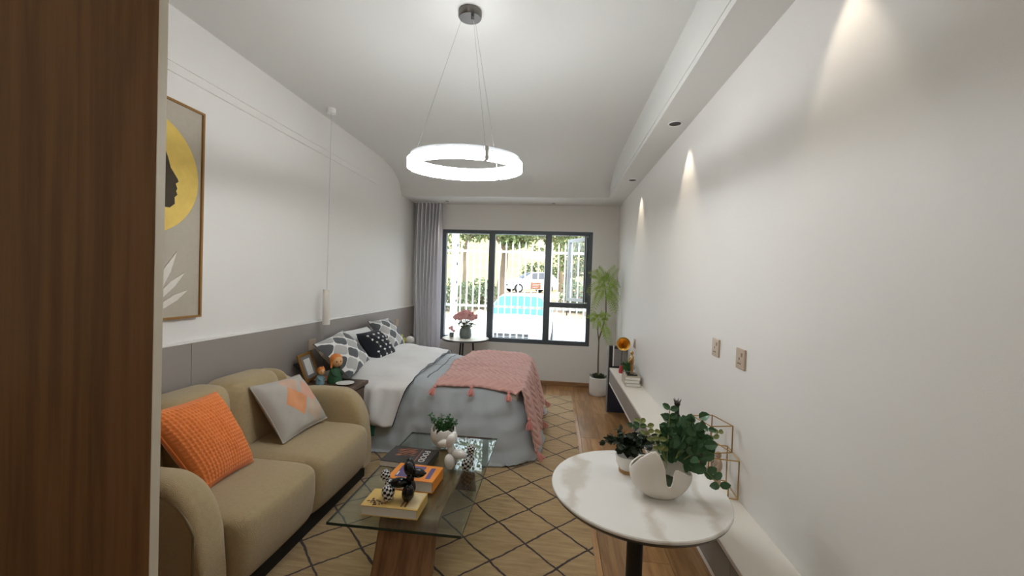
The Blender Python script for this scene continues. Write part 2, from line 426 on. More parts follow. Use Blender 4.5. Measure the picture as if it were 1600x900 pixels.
def wob(x, y, s=0): return sin(x * 7.1 + s) * .5 + sin(y * 6.3 + x * 3.7 + s * 2.1) * .35 + sin(x * 13.7 - y * 11.9 + s * 3.3) * .25
def lerp(a, b, t): return a + (b - a) * t
def sstep(t): t = max(0, min(1, t)); return t * t * (3 - 2 * t)
def text_mesh(body, size, name, material, parent, o, ex, ey, depth=.0006):
    cu = bpy.data.curves.new(name, 'FONT'); cu.body = body; cu.size = size; cu.extrude = depth; cu.align_x = 'LEFT'
    t = bpy.data.objects.new(name + '_src', cu); C.objects.link(t)
    me = bpy.data.meshes.new_from_object(t.evaluated_get(bpy.context.evaluated_depsgraph_get()))
    bpy.data.objects.remove(t); bpy.data.curves.remove(cu)
    ex, ey = Vector(ex).normalized(), Vector(ey).normalized(); ez = ex.cross(ey)
    w0 = WL[parent]
    for v in me.vertices: v.co = Vector(o) + ex * v.co.x + ey * v.co.y + ez * v.co.z - w0
    me.materials.clear(); me.materials.append(material); me.name = name
    ob = bpy.data.objects.new(name, me); C.objects.link(ob); ob.parent = parent; WL[ob] = w0.copy()
    return ob

# ------------------------------------------------------------------ room shell
XL, XR, D, ZC, ZB, XB = -2.116, .8727, 5.776, 2.928, 2.607, .6586
YF = -2.2
WX0, WX1, WZ0, WZ1, MU1, MU2, ZT = -1.682, .515, .595, 2.234, -.9386, -.1116, 1.179
fl = struct(MB().box(XL - .1, XR + .1, YF - .1, D + .1, -.12, -.012).build('floor', M['floorbase'], smooth=False, origin=(0, 0, 0)))
pw, pl = .186, 1.22
pm = None
col = 0; x = XL
while x < XR - .001:
    w = min(pw, XR - x)
    y = YF - (col * .47 % pl)
    while y < D:
        ya, yb = max(y, YF), min(y + pl, D)
        if yb - ya > .02:
            full = abs(w - pw) < 1e-6 and abs(yb - ya - pl) < 1e-6
            if full and pm is not None:
                ob = bpy.data.objects.new('plank', pm); C.objects.link(ob); ob.parent = fl
            else:
                b = MB().box(-w / 2 + .001, w / 2 - .001, -(yb - ya) / 2 + .001, (yb - ya) / 2 - .001, -.012, 0)
                ob = b.build('plank', M['plank'], None, smooth=False, origin=(0, 0, 0)); ob.parent = fl
                if full: pm = ob.data
            ob.location = (x + w / 2, (ya + yb) / 2, 0)
        y += pl
    x += pw; col += 1
struct(MB().box(XL - .2, XL, YF - .2, D + .2, -.12, ZC + .15).build('wall_left', M['wall'], smooth=False))
struct(MB().box(XR, XR + .2, YF - .2, D + .2, -.12, ZC + .15).build('wall_right', M['wall'], smooth=False))
struct(MB().box(XL, XR, YF - .2, YF, -.12, ZC + .15).build('wall_front', M['wall'], smooth=False))
b = MB(); T = .2
b.box(XL, WX0, D, D + T, -.12, ZC + .15); b.box(WX1, XR, D, D + T, -.12, ZC + .15)
b.box(WX0, WX1, D, D + T, -.12, WZ0); b.box(WX0, WX1, D, D + T, WZ1, ZC + .15)
struct(b.build('wall_back', M['wall'], smooth=False))
# ceiling with a cove sweeping down to the window bulkhead
prof = [(YF, ZC), (4.45, ZC)]
for i in range(1, 13):
    a = i / 12; prof.append((4.45 + .78 * a, ZC - (ZC - ZB) * (1 - sqrt(1 - min(1, a) ** 2.2)) if a < 1 else ZB))
prof.append((D, ZB))
b = MB(); n = len(prof)
v = [(XL, y, z) for y, z in prof] + [(XR, y, z) for y, z in prof] + [(XL, YF, ZC + .15), (XL, D, ZC + .15), (XR, YF, ZC + .15), (XR, D, ZC + .15)]
f = [(i, i + 1, n + i + 1, n + i) for i in range(n - 1)] + [(2 * n, 2 * n + 2, 2 * n + 3, 2 * n + 1), tuple(range(n)) + (2 * n + 1, 2 * n), tuple(range(2 * n - 1, n - 1, -1)) + (2 * n + 2, 2 * n + 3), (0, n, 2 * n + 2, 2 * n), (n - 1, 2 * n + 1, 2 * n + 3, 2 * n - 1)]
b.add(v, f); struct(b.build('ceiling', M['ceiling'], ang=30, origin=(0, 0, ZC)))
# right bulkhead with fascia step
b = MB().box(XB, XR, YF, D - .001, ZB + .05, ZC); b.box(XB + .012, XR, YF, D - .001, ZB + .036, ZB + .05); b.box(XB - .004, XR, YF, D - .5, ZB, ZB + .036); b.box(XB, XR, D - .5, D - .001, ZB, ZB + .036)
struct(b.build('trim_1', M['ceiling'], smooth=False), 'boxed white bulkhead with a groove along the right wall')
b = MB().box(XL, XL + .012, YF, 4.55, 2.628, 2.640).box(XL, XL + .012, YF, 4.55, 2.574, 2.586).box(XL, XL + .005, YF, 4.55, 2.586, 2.628)
struct(b.build('trim_2', M['wall'], smooth=False), 'thin double picture rail moulding')
# taupe wainscot panels on the left wall
cl = struct(MB().box(XL, XL + .012, YF, D - .001, 0, 1.075).build('wall_left_cladding', M['black'], smooth=False), 'taupe wall panels behind sofa and bed')
ys = [YF, -.56, .76, 2.09, 3.42, 4.72, D - .001]
for a, c in zip(ys, ys[1:]):
    MB().box(XL + .012, XL + .028, a + .0015, c - .0015, 0, 1.075).build('panel', M['clad'], cl, smooth=False)
struct(MB().box(XL, XL + .031, YF, D - .001, 1.075, 1.087).build('trim_3', M['whitetrim'], smooth=False), 'white cap strip on the taupe panels')
struct(MB().box(XL + .03, XR, D - .015, D, 0, .068).build('baseboard_back', M['skirt'], smooth=False, bevel=.003))

# ------------------------------------------------------------------ window
b = MB(); fy0, fy1 = D - .005, D + .075; t = .055
b.box(WX0, WX1, fy0, fy1, WZ0, WZ0 + .06); b.box(WX0, WX1, fy0, fy1, WZ1 - .055, WZ1)
b.box(WX0, WX0 + t, fy0, fy1, WZ0 + .06, WZ1 - .055); b.box(WX1 - t, WX1, fy0, fy1, WZ0 + .06, WZ1 - .055)
wf = struct(b.build('window_1', M['frame'], smooth=False, bevel=.003), 'wide dark grey framed window with an open casement')
for mu in (MU1, MU2): MB().box(mu - .045, mu + .045, fy0 - .004, fy1, WZ0 + .06, WZ1 - .055).build('mullion', M['frame'], wf, smooth=False, bevel=.003)
MB().box(MU2 + .045, WX1 - t, fy0, fy1, ZT - .04, ZT + .03).build('transom', M['frame'], wf, smooth=False, bevel=.003)
for a, c, z0, z1 in ((WX0 + t, MU1 - .045, WZ0 + .06, WZ1 - .055), (MU1 + .045, MU2 - .045, WZ0 + .06, WZ1 - .055), (MU2 + .045, WX1 - t, WZ0 + .06, ZT - .04)):
    MB().box(a, c, D + .03, D + .036, z0, z1).build('pane', M['pane'], wf, smooth=False)
# the open sash, hinged at the right jamb and swung out
hx, hy, sw = .455, D + .08, .52; th = radians(60); e = Vector((-cos(th), sin(th), 0)); nn = Vector((sin(th), cos(th), 0))
z0, z1 = ZT + .04, WZ1 - .06; P = Vector((hx, hy, 0))
b = MB(); sh = .05
def sbox(mb, a, c, za, zb, d=.022): mb.obox(P + e * (a + c) / 2 + Vector((0, 0, (za + zb) / 2)), e * (c - a) / 2, nn * d, Vector((0, 0, (zb - za) / 2)))
sbox(b, 0, sh, z0, z1); sbox(b, sw - sh, sw, z0, z1); sbox(b, sh, sw - sh, z0, z0 + sh); sbox(b, sh, sw - sh, z1 - sh, z1)
sa = b.build('casement_sash', M['sashpale'], wf, smooth=False, bevel=.003)
g = MB(); sbox(g, sh, sw - sh, z0 + sh, z1 - sh, .003); g.build('pane', M['pane'], sa, smooth=False)
h = MB(); h.obox(P + e * (sw - .025) + Vector((0, 0, 1.62)) + nn * .03, e * .01, nn * .012, Vector((0, 0, .05))); h.build('handle', M['black'], sa, smooth=False, bevel=.003)
b = MB().box(.40, WX1 - t, fy0, fy1, ZT + .03, WZ1 - .055); 
MB().box(.405, .425, fy0, fy1, ZT + .03, WZ1 - .055).build('stile', M['frame'], wf, smooth=False)

# ------------------------------------------------------------------ outside ground
ZG = -.36
def gz(x, y):
    z = ZG + .9 * sstep((y - 15) / 14)
    z += 9.0 * sstep((y - 34) / 36) + .9 * sstep((-x - 3) / 5) * sstep((y - 12) / 6) * (1 - .3 * sstep((y - 22) / 8)) * .0
    return z
gr = MB().grid(lambda u, v: (lerp(-30, 34, u), D + .2 + 80 * v ** 1.5, gz(lerp(-30, 34, u), D + .2 + 80 * v ** 1.5) + (.05 * wob(u * 9, v * 9) if v > .35 else 0)), 60, 60)
struct(gr.build('ground', M['hill'], ang=180, origin=(0, 0, 0)), 'dry grassy ground rising to a hill')
dv = MB().grid(lambda u, v: (lerp(-11, 16, u), lerp(D + .2, 17.5, v), gz(0, lerp(D + .2, 17.5, v)) + .02), 8, 16)
struct(dv.build('driveway', M['drive'], ang=180, solid=.02, origin=(0, 0, 0)), 'pale sunlit concrete driveway')
rd = MB().grid(lambda u, v: (lerp(-16, 22, u), lerp(17.5, 36, v), gz(0, lerp(17.5, 36, v)) + .03), 8, 24)
struct(rd.build('track', M['sand'], ang=180, solid=.02, origin=(0, 0, 0)), 'sandy track where the cars stand')
# palisade fence
FY = 7.05
fe = thing('palisade_fence', 'cream steel palisade fence with spiked tops outside the window', 'fence', (-.3, FY, ZG + .02))
for z in (1.03, 2.02): MB().box(-2.6, 1.6, FY + .012, FY + .04, z - .022, z + .022).build('rail', M['fence'], fe, smooth=False)
pm = None; k = 0; x = -1.70
while x < 1.6:
    if pm is None:
        q = MB().box(-.0125, .0125, -.012, .012, 0, 2.10 - ZG); q.add([(-.02, -.01, 2.10 - ZG), (.02, -.01, 2.10 - ZG), (.02, .01, 2.10 - ZG), (-.02, .01, 2.10 - ZG), (0, 0, 2.21 - ZG)], [(0, 1, 4), (1, 2, 4), (2, 3, 4), (3, 0, 4), (3, 2, 1, 0)])
        ob = q.build('paling', M['fence'], None, smooth=False, origin=(0, 0, 0)); pm = ob.data; ob.parent = fe
    else:
        ob = bpy.data.objects.new('paling', pm); C.objects.link(ob); ob.parent = fe
    ob.location = (x + .3, 0, -.02); x += .1165
gp = thing('gate_post', 'wide white steel gate post with dark hinges', 'post', (-1.80, FY - .05, ZG + .02))
MB().box(-1.86, -1.745, FY - .09, FY - .01, ZG + .02, 2.75).build('post', M['fencewhite'], gp, smooth=False, bevel=.004)
for i in range(7): MB().cyl((-1.748, FY - .1, .1 + .33 * i), (-1.748, FY - .1, .15 + .33 * i), .014).build('hinge', M['metal_dark'], gp)
bp_ = MB().box(-2.06, -1.97, FY - .12, FY - .04, ZG + .02, 2.75); bp_.box(-2.08, -1.95, FY - .14, FY - .02, ZG + .02, ZG + .06)
tag(bp_.build('steel_post', M['fenceblue'], None, smooth=False, bevel=.004), 'pale blue square steel post beside the white gate post', 'post')
sg = thing('notice_plate', 'small brown notice plate wired to the palisade fence', 'sign', (-.33, FY - .03, 1.36))
MB().box(-.42, -.25, FY - .022, FY - .014, 1.37, 1.485).build('plate', M['signbrown'], sg, smooth=False, bevel=.002)
for i in range(3): MB().box(-.40, -.40 + .10 + .02 * i, FY - .0235, FY - .022, 1.395 + .028 * i, 1.402 + .028 * i).build('printed_line', M['inkwhite'], sg, smooth=False)

# ------------------------------------------------------------------ cars
def car(name, label, st, loc, rot, glass_m, wheels, wr, ws_idx, side_idx, rear_idx, bumper):
    root = thing(name, label, 'car', (0, 0, 0))
    def sec(s):
        y, zl, zb, zt, wl, wb, wt = s
        return [(wl * .92, y, zl), (wl, y, zl + .14), (wb, y, zb - .16), (wb * .97, y, zb), (wt, y, zt - .05), (wt * .82, y, zt), (0, y, zt + .015)]
    rows = []
    for s in st:
        h = sec(s); rows.append([(-a, b, c) for a, b, c in h] + [h[i] for i in range(5, -1, -1)])
    n = len(rows[0]); V = [p for r in rows for p in r]
    body, ws, rw, sd = [], [], [], {}
    for j in range(len(rows) - 1):
        for i in range(n - 1):
            q = (j * n + i, j * n + i + 1, (j + 1) * n + i + 1, (j + 1) * n + i)
            if j in ws_idx and i in (4, 5, 6, 7): ws.append(q)
            elif j in rear_idx and i in (4, 5, 6, 7): rw.append(q)
            elif j in side_idx and i in (3, 8): sd.setdefault((j, i), []).append(q)
            else: body.append(q)
    body += [tuple(range(n)), tuple((len(rows) - 1) * n + i for i in reversed(range(n)))]
    MB().add(V, body).build('body', M['carwhite'], root, ang=35)
    MB().add(V, ws).build('windscreen', glass_m, root, ang=35)
    MB().add(V, rw).build('rear_window', glass_m, root, ang=35)
    for j in sd:
        MB().add(V, sd[j]).build('side_window', glass_m, root, ang=35)
    for wy in wheels:
        for sx in (-1, 1):
            x0 = sx * (st[3][4] - .10)
            w = MB().lathe([(wr * .55, -.1), (wr * .95, -.1), (wr, -.06), (wr, .06), (wr * .95, .1), (wr * .55, .1)], (x0 + sx * .05, wy, wr), 24, True, (1, 0, 0)).build('wheel', M['rubber'], root)
            r = MB().lathe([(.03, .0), (wr * .30, .012), (wr * .62, .008), (wr * .64, 0)], (x0 + sx * .152, wy, wr), 16, True, (sx, 0, 0))
            for q in range(5):
                a = q * 2 * pi / 5; r.obox((x0 + sx * .16, wy + cos(a) * wr * .35, wr + sin(a) * wr * .35), (.008, 0, 0), (0, cos(a) * wr * .28, sin(a) * wr * .28), (0, -sin(a) * .03, cos(a) * .03))
            r.build('rim', M['headlight'], w)
    z0, w0 = bumper
    for sx in (-1, 1):
        MB().prism([(sx * w0 * .55, -.02, z0 - .02), (sx * w0 * .98, .10, z0 + .0), (sx * w0 * 1.0, .16, z0 + .09), (sx * w0 * .62, -.005, z0 + .07)], (0, .12, 0)).build('headlight', M['headlight'], root)
        MB().ell((sx * (st[3][5] + .09), st[3][0] + .12, st[3][2] + .06), (.10, .06, .07)).build('mirror', M['carwhite'], root)
    g = MB()
    for i in range(4): g.box(-w0 * .48, w0 * .48, -.03, .05, z0 - .06 + .035 * i, z0 - .04 + .035 * i)
    g.build('grille', M['black'], root, smooth=False)
    MB().box(-w0 * .75, w0 * .75, -.025, .05, z0 - .27, z0 - .15).build('lower_intake', M['black'], root, smooth=False, bevel=.01)
    MB().box(-.26, .26, -.05, -.02, z0 - .19, z0 - .08).build('number_plate', M['plate'], root, smooth=False, bevel=.004)
    root.location = loc; root.rotation_euler = (0, 0, rot)
    return root
sed = [(-.02, .25, .55, .60, .62, .70, .52), (.14, .2, .66, .71, .80, .85, .68), (.85, .2, .80, .86, .86, .89, .74), (1.3, .2, .92, .965, .87, .90, .76),
       (2.1, .2, .97, 1.40, .87, .90, .60), (2.9, .2, .99, 1.46, .87, .90, .60), (3.5, .2, .99, 1.38, .87, .90, .58), (4.1, .22, .99, 1.06, .86, .88, .66), (4.55, .3, .9, .98, .80, .82, .62)]
car('sedan', 'white saloon car parked nose-on behind the fence with blue-tinted windscreen', sed, (-.93, 8.75, gz(0, 9) + .04), 0, M['carglass'], (.85, 3.55), .31, (3,), (4, 5), (6,), (.58, .80))
suv = [(-.02, .32, .78, .84, .66, .74, .55), (.14, .28, .92, .98, .84, .88, .70), (.85, .28, 1.02, 1.08, .90, .92, .76), (1.15, .28, 1.08, 1.14, .90, .93, .78),
       (1.95, .28, 1.10, 1.62, .90, .93, .64), (2.9, .28, 1.12, 1.70, .90, .93, .66), (3.75, .28, 1.14, 1.66, .90, .93, .64), (4.2, .3, 1.12, 1.30, .88, .90, .66), (4.35, .36, 1.0, 1.05, .84, .86, .64)]
car('suv', 'white sport utility vehicle parked side-on under the tree on the slope', suv, (-3.95, 31.5, gz(0, 32.5) + .05), radians(-62), M['carglassdark'], (.80, 3.45), .36, (3,), (4, 5), (6,), (.80, .84))

# ------------------------------------------------------------------ trees, shrubs, rocks
def cloud(mb, c, r, n, size, rnd, flat=0):
    for _ in range(n):
        while True:
            p = Vector((rnd.uniform(-1, 1), rnd.uniform(-1, 1), rnd.uniform(-1, 1)))
            if .25 < p.length < 1: break
        q = Vector((c[0] + p.x * r[0], c[1] + p.y * r[1], c[2] + p.z * r[2]))
        d = Vector((rnd.gauss(0, 1), rnd.gauss(0, 1), rnd.gauss(0, 1) - .3)); nn_ = Vector((rnd.gauss(0, 1), rnd.gauss(0, 1), rnd.gauss(0, 1)))
        s_ = size * rnd.uniform(.6, 1.3); mb.leaf(q, d, nn_, s_, s_ * .55, s_ * .06)
def tree(label, x, y, h, tr, blobs, seed, lean=(0, 0), leafs=900, size=.28):
    rnd = random.Random(seed); z = gz(x, y) - .05
    t = thing('tree', label, 'tree', (x, y, z), 'trees beyond the driveway')
    b = MB(); pts = [(x + lean[0] * k / 6 + .06 * sin(k * 2 + seed), y + lean[1] * k / 6, z + h * k / 6) for k in range(7)]
    b.tube(pts, [tr * (1.25 if k == 0 else 1 - .09 * k) for k in range(7)], 10); b.build('trunk', M['bark'], t)
    lf = MB(); 
    for bx_, by_, bz_, rx, ry, rz in blobs:
        br = MB(); k = rnd.randint(3, 5); p0 = Vector(pts[k]); p1 = Vector((x + bx_, y + by_, z + bz_))
        br.tube([p0, p0.lerp(p1, .5) + Vector((0, 0, .3)), p1], [tr * .5, tr * .3, tr * .1], 6); br.build('branch', M['bark'], t)
        cloud(lf, p1, (rx, ry, rz), leafs, size, rnd)
    lf.build('crown', M['treeleaf'], t, smooth=False)
tree('leaning rough-barked tree with spreading olive crown behind the parked cars', -3.3, 24, 6.2, .27, [(-1.3, 0, 4.5, 1.3, 1.6, .7), (1.0, 0, 4.4, 2.0, 1.8, .8), (3.0, .5, 4.6, 1.8, 1.6, .9), (-.5, 1, 6.4, 3, 2, 1.2), (.9, -1, 3.7, .9, .8, .5), (2.0, 0, 8.6, 3, 2.2, 1.5), (-1.8, 0, 9.0, 2.6, 2.2, 1.4), (.4, .5, 11.0, 3.4, 2.4, 1.5)], 3, (.35, .4), 640)
tree('slim dark tree standing behind the white gate post', -5.2, 22, 5.6, .12, [(-.6, 0, 4.0, .9, .9, 1.2), (.7, 0, 4.3, .9, .9, .8), (0, .5, 5.6, 1.4, 1.4, .9), (-.3, .5, 8.2, 2.2, 1.8, 1.5)], 5, (.25, 0), 300)
tree('bushy tree seen through the open casement', 2.0, 23, 5.0, .2, [(-.8, 0, 3.0, 1.3, 1.3, 1.2), (.9, 0, 3.3, 1.5, 1.4, 1.4), (.2, .4, 4.7, 1.8, 1.4, 1.1), (.3, .2, 7.0, 2.2, 1.6, 1.4)], 9, (.2, 0), 700)
tree('tall tree on the slope behind the sport utility vehicle', .6, 36, 7.0, .22, [(-1.5, 0, 4.6, 2.2, 1.6, 1.4), (1.6, 0, 5.2, 2.2, 1.6, 1.5), (0, 0, 6.9, 2.8, 1.6, 1.4)], 12, (-.5, 0), 420, .36)
def shrub(label, x, y, r, seed, n=900, m_='bush', size=.2):
    rnd = random.Random(seed); z = gz(x, y); t = thing('shrub', label, 'shrub', (x, y, z), 'shrubs on the dry slope')
    b = MB()
    for _ in range(6): b.tube([(x, y, z - .02), (x + rnd.uniform(-.5, .5) * r[0], y + rnd.uniform(-.3, .3), z + r[2] * 1.1)], [.04, .012], 5)
    b.build('stem', M['bark'], t)
    l_ = MB(); cloud(l_, (x, y, z + r[2] * .9), r, n, size, rnd); l_.build('foliage', M[m_], t, smooth=False)
shrub('broad low grey-green shrub behind the gate post', -4.9, 19.5, (1.2, .8, .85), 1, 1000)
shrub('rounded grey-green shrub beside the leaning tree trunk', -3.8, 20.5, (.9, .7, .9), 2, 800)
shrub('twiggy shrub behind the bonnet of the sport utility vehicle', -1.6, 38, (2.0, .8, 1.4), 4, 900, 'bush', .3)
shrub('twiggy shrub behind the roof of the sport utility vehicle', .9, 39, (1.8, .8, 1.6), 6, 800, 'bush', .3)
shrub('dense green shrub by the brick wall', 1.0, 20.5, (.8, .6, .9), 8, 700)
shrub('low green shrub at the foot of the brick wall', 2.4, 19.5, (.8, .5, .6), 11, 500)
lp = thing('garden_lantern', 'black post lantern standing in front of the red brick wall', 'lantern', (.62, 19.5, gz(.6, 19.5)))
zq = gz(.6, 19.5)
MB().cyl((.62, 19.5, zq), (.62, 19.5, zq + 1.75), .03, n=10).build('post', M['black'], lp)
MB().lathe([(.05, 1.75), (.11, 1.8), (.13, 2.05), (.17, 2.08), (.03, 2.22), (.0, 2.24)], (.62, 19.5, zq), 8).build('lantern_head', M['black'], lp, smooth=False)
bw = thing('brick_wall', 'low red brick garden wall beyond the driveway', 'wall', (2.1, 22, gz(2, 22)))
gzb = gz(2, 22); brm = None
for r in range(9):
    for c_ in range(12):
        xx = .7 + c_ * .24 + (.12 if r % 2 else 0)
        if brm is None:
            ob = MB().box(-.114, .114, -.055, .055, 0, .10).build('brick', M['brick'], None, smooth=False, origin=(0, 0, 0)); brm = ob.data; ob.parent = bw
        else: ob = bpy.data.objects.new('brick', brm); C.objects.link(ob); ob.parent = bw
        ob.location = (xx - 2.1, 0, .0 + r * .11)
MB().box(.59, 3.7, 22 - .045, 22 + .045, gzb, gzb + .98).build('mortar_core', M['rock'], bw, smooth=False)
for i, (rx, ry, rr, bl) in enumerate(((-6.6, 30, .5, 'large brown boulder on the dry slope behind the slim tree'), (-5.3, 29.5, .36, 'smaller brown boulder on the dry slope beside the large one'), (-2.2, 22.0, .28, 'brown boulder at the foot of the leaning tree'))):
    rnd = random.Random(50 + i); b = MB(); b.ell((rx, ry, gz(rx, ry) + rr * .3), (rr, rr * .8, rr * .6), 10, 7)
    b.v = [(p[0] + rnd.uniform(-.07, .07) * rr * 2, p[1] + rnd.uniform(-.07, .07) * rr * 2, p[2] + rnd.uniform(-.05, .05) * rr) for p in b.v]
    tag(b.build('boulder', M['rock'], None, smooth=False), bl, 'rock', 'boulders on the slope')

# ------------------------------------------------------------------ walnut panel in the foreground
wp = thing('wardrobe_panel', 'tall walnut wood panel with pale edge beside the sofa', 'panel', (-1.5, .79, 0))
MB().box(XL + .031, -.874, .78, .801, 0, ZC - .02).build('panel', M['walnut'], wp, smooth=False)
o = MB().box(-.874, -.8725, .7805, .8005, 0, ZC - .02).build('edge_band', M['edge'], wp, smooth=False); o['label'] = 'pale edge strip'

# ------------------------------------------------------------------ artwork
ar = thing('framed_artwork', 'framed art of a dark profile on a gold disc with white leaves', 'picture', (XL, 1.79, 1.22))
ay0, ay1, az0, az1 = 1.44, 2.145, 1.224, 2.42; xf = XL
fr = MB(); w_ = .012
fr.box(xf, xf + .034, ay0, ay1, az0, az0 + w_).box(xf, xf + .034, ay0, ay1, az1 - w_, az1).box(xf, xf + .034, ay0, ay0 + w_, az0 + w_, az1 - w_).box(xf, xf + .034, ay1 - w_, ay1, az0 + w_, az1 - w_)
fr.build('frame', M['goldframe'], ar, smooth=False)
MB().box(xf, xf + .022, ay0 + w_, ay1 - w_, az0 + w_, az1 - w_).build('canvas', M['canvas'], ar, smooth=False)
cyc, czc, rr = 1.79, 2.005, .325
MB().prism([(xf + .022, cyc + rr * cos(2 * pi * i / 64), czc + rr * sin(2 * pi * i / 64)) for i in range(64)], (.002, 0, 0)).build('gold_disc', M['goldleaf'], ar, smooth=False)
face = [(1.66, 2.24), (1.80, 2.24), (1.90, 2.17), (1.93, 2.10), (1.945, 2.05), (1.985, 2.0), (1.992, 1.985), (1.975, 1.97), (1.985, 1.945), (1.978, 1.93), (1.986, 1.912), (1.97, 1.895), (1.972, 1.86), (1.945, 1.835), (1.89, 1.83), (1.86, 1.80), (1.84, 1.72), (1.66, 1.72), (1.60, 1.85), (1.58, 2.05)]
MB().prism([(xf + .024, y, z) for y, z in face], (.003, 0, 0)).build('profile', M['artdark'], ar, smooth=False)
for (y0, z0_), (y1, z1_), wd in (((1.84, 1.30), (1.99, 1.60), .04), ((1.84, 1.30), (2.04, 1.485), .035), ((1.85, 1.265), (2.06, 1.385), .035), ((1.70, 1.28), (1.72, 1.62), .035), ((1.66, 1.28), (1.52, 1.55), .035)):
    a, c = Vector((xf + .022, y0, z0_)), Vector((xf + .022, y1, z1_)); d = (c - a); e_ = Vector((0, -d.z, d.y)).normalized() * wd / 2
    MB().prism([a, a + d * .3 + e_ * .9, a + d * .65 + e_, c, a + d * .65 - e_, a + d * .3 - e_ * .9], (.006, 0, 0)).build('relief_leaf', M['artwhite'], ar, smooth=False)

# ------------------------------------------------------------------ lamps
pn = thing('pendant_lamp', 'slim white cylinder pendant hanging on a long cord above the bedside', 'lamp', (-1.965, 3.25, 1.065))
MB().lathe([(.036, 2.888), (.036, ZC)], (-1.965, 3.25, 0), 24).build('ceiling_cup', M['whitetrim'], pn)
MB().cyl((-1.965, 3.25, 1.37), (-1.965, 3.25, 2.89), .003, n=8).build('cord', M['ringgrey'], pn)
MB().lathe([(.024, 1.075), (.029, 1.065), (.031, 1.068), (.031, 1.367), (.026, 1.372), (.004, 1.374)], (-1.965, 3.25, 0), 24).build('lamp_shade', M['whitepot'], pn)

RX, RY, RZ, RR = -.502, 2.11, 2.085, .305
rg = thing('ring_chandelier', 'glowing white ring chandelier hanging on thin wires', 'lamp', (RX, RY, RZ))
MB().lathe([(.0, ZC - .035), (.058, ZC - .035), (.062, ZC - .028), (.062, ZC)], (RX, RY + .058, -.002), 40).build('ceiling_canopy', M['metal_dark'], rg)
MB().cyl((RX + .02, RY + .03, ZC - .06), (RX + .02, RY + .03, ZC - .033), .008).build('cable_gland', M['metal_dark'], rg)
hh = .066
bars = MB().lathe([(RR - .017, .003), (RR - .004, .003), (RR - .004, .042), (RR - .015, .042), (RR - .015, hh + .002), (RR - .026, hh + .002), (RR - .026, hh), (RR - .017, hh), (RR - .017, .003)], (RX, RY, RZ), 96, False).build('ring_body', M['ringcore'], rg)
angs = [radians(a) for a in (62, 182, 302)]
for i in range(3):
    a0, a1 = angs[i] + .035, angs[(i + 1) % 3] - .035
    if a1 < a0: a1 += 2 * pi
    def arc(prof, mtl, nm):
        NS = 40; b = MB(); k = len(prof); V = []; Fq = []
        for s_ in range(NS + 1):
            a = lerp(a0, a1, s_ / NS)
            for r, z in prof: V.append((RX + r * cos(a), RY + r * sin(a), RZ + z))
        for s_ in range(NS):
            for q in range(k): Fq.append((s_ * k + q, s_ * k + (q + 1) % k, (s_ + 1) * k + (q + 1) % k, (s_ + 1) * k + q))
        Fq += [tuple(range(k)), tuple(NS * k + q for q in reversed(range(k)))]
        b.add(V, Fq).build(nm, mtl, rg)
    arc([(RR - .0035, .0), (RR, .0), (RR, .009), (RR - .0035, .009)], M['ringlight'], 'lower_diffuser')
    arc([(RR - .0035, .020), (RR, .020), (RR, .042), (RR - .0035, .042)], M['ringlight'], 'outer_diffuser')
    arc([(RR - .0175, .001), (RR - .0175, hh - .001), (RR - .025, hh - .001), (RR - .025, .001)], M['ringlight'], 'inner_diffuser')
    a = angs[i]; c_, s_ = cos(a), sin(a)
    MB().obox((RX + (RR - .0135) * c_, RY + (RR - .0135) * s_, RZ + hh / 2), (c_ * .0145, s_ * .0145, 0), (-s_ * .010, c_ * .010, 0), (0, 0, hh / 2)).build('joint', M['ringgrey'], rg, smooth=False, bevel=.002)
    MB().cyl((RX + (RR - .02) * c_, RY + (RR - .02) * s_, RZ + hh), (RX + .045 * c_, RY + .058 + .045 * s_, ZC - .036), .0011, n=6).build('wire', M['chrome'], rg)
rg.rotation_euler = (radians(4.5), 0, 0)       # hangs a little off level
# recessed downlights
def downlight(x, y, label, on, size=.038, power=None, cone=56, tilt=(0, -4)):
    t = thing('downlight', label, 'downlight', (x, y, ZB - .004), 'recessed downlights')
    MB().lathe([(size, .0), (size + .006, -.003), (size + .008, 0), (size + .008, .0035), (size, .0035)], (x, y, ZB - .0035), 28, False).build('trim_ring', M['whitetrim'], t)
    MB().lathe([(size, .0), (size * .4, .0018), (.0, .0018)], (x, y, ZB - .0032), 28, False).build('reflector', M['black'], t)
    if on:
        L = bpy.data.lights.new('downlight_beam', 'SPOT'); L.energy = power or SPOT_W; L.color = (1, .86, .68); L.spot_size = radians(cone); L.spot_blend = .6 if cone < 60 else 1; L.shadow_soft_size = .012
        lo = bpy.data.objects.new('downlight_beam', L); C.objects.link(lo); lo.parent = t; lo.location = (0, 0, -.012)
        lo.rotation_euler = (radians(tilt[0]), radians(tilt[1]), 0)
for i, y in enumerate((1.33, 2.816, 4.307)):
    downlight(.772, y, ('black recessed downlight of the bulkhead above the round table', 'black recessed downlight of the bulkhead above the wall sockets', 'black recessed downlight of the bulkhead by the window corner')[i], True, power=6 if i == 0 else None)
downlight(.772, -.16, 'added unseen downlight of the bulkhead by the entrance', True, power=5)  # extra downlight out of view, added beyond the visible row
downlight(-1.57, 5.55, 'black recessed downlight above the curtain', True, .03, 17, 76, (-14, 0))  # unlit fitting; its beam is added to brighten the window end
downlight(-.06, 5.6, 'black recessed downlight above the window', True, .03, 17, 76, (-14, 0))  # beam added here too, the fitting itself looks switched off

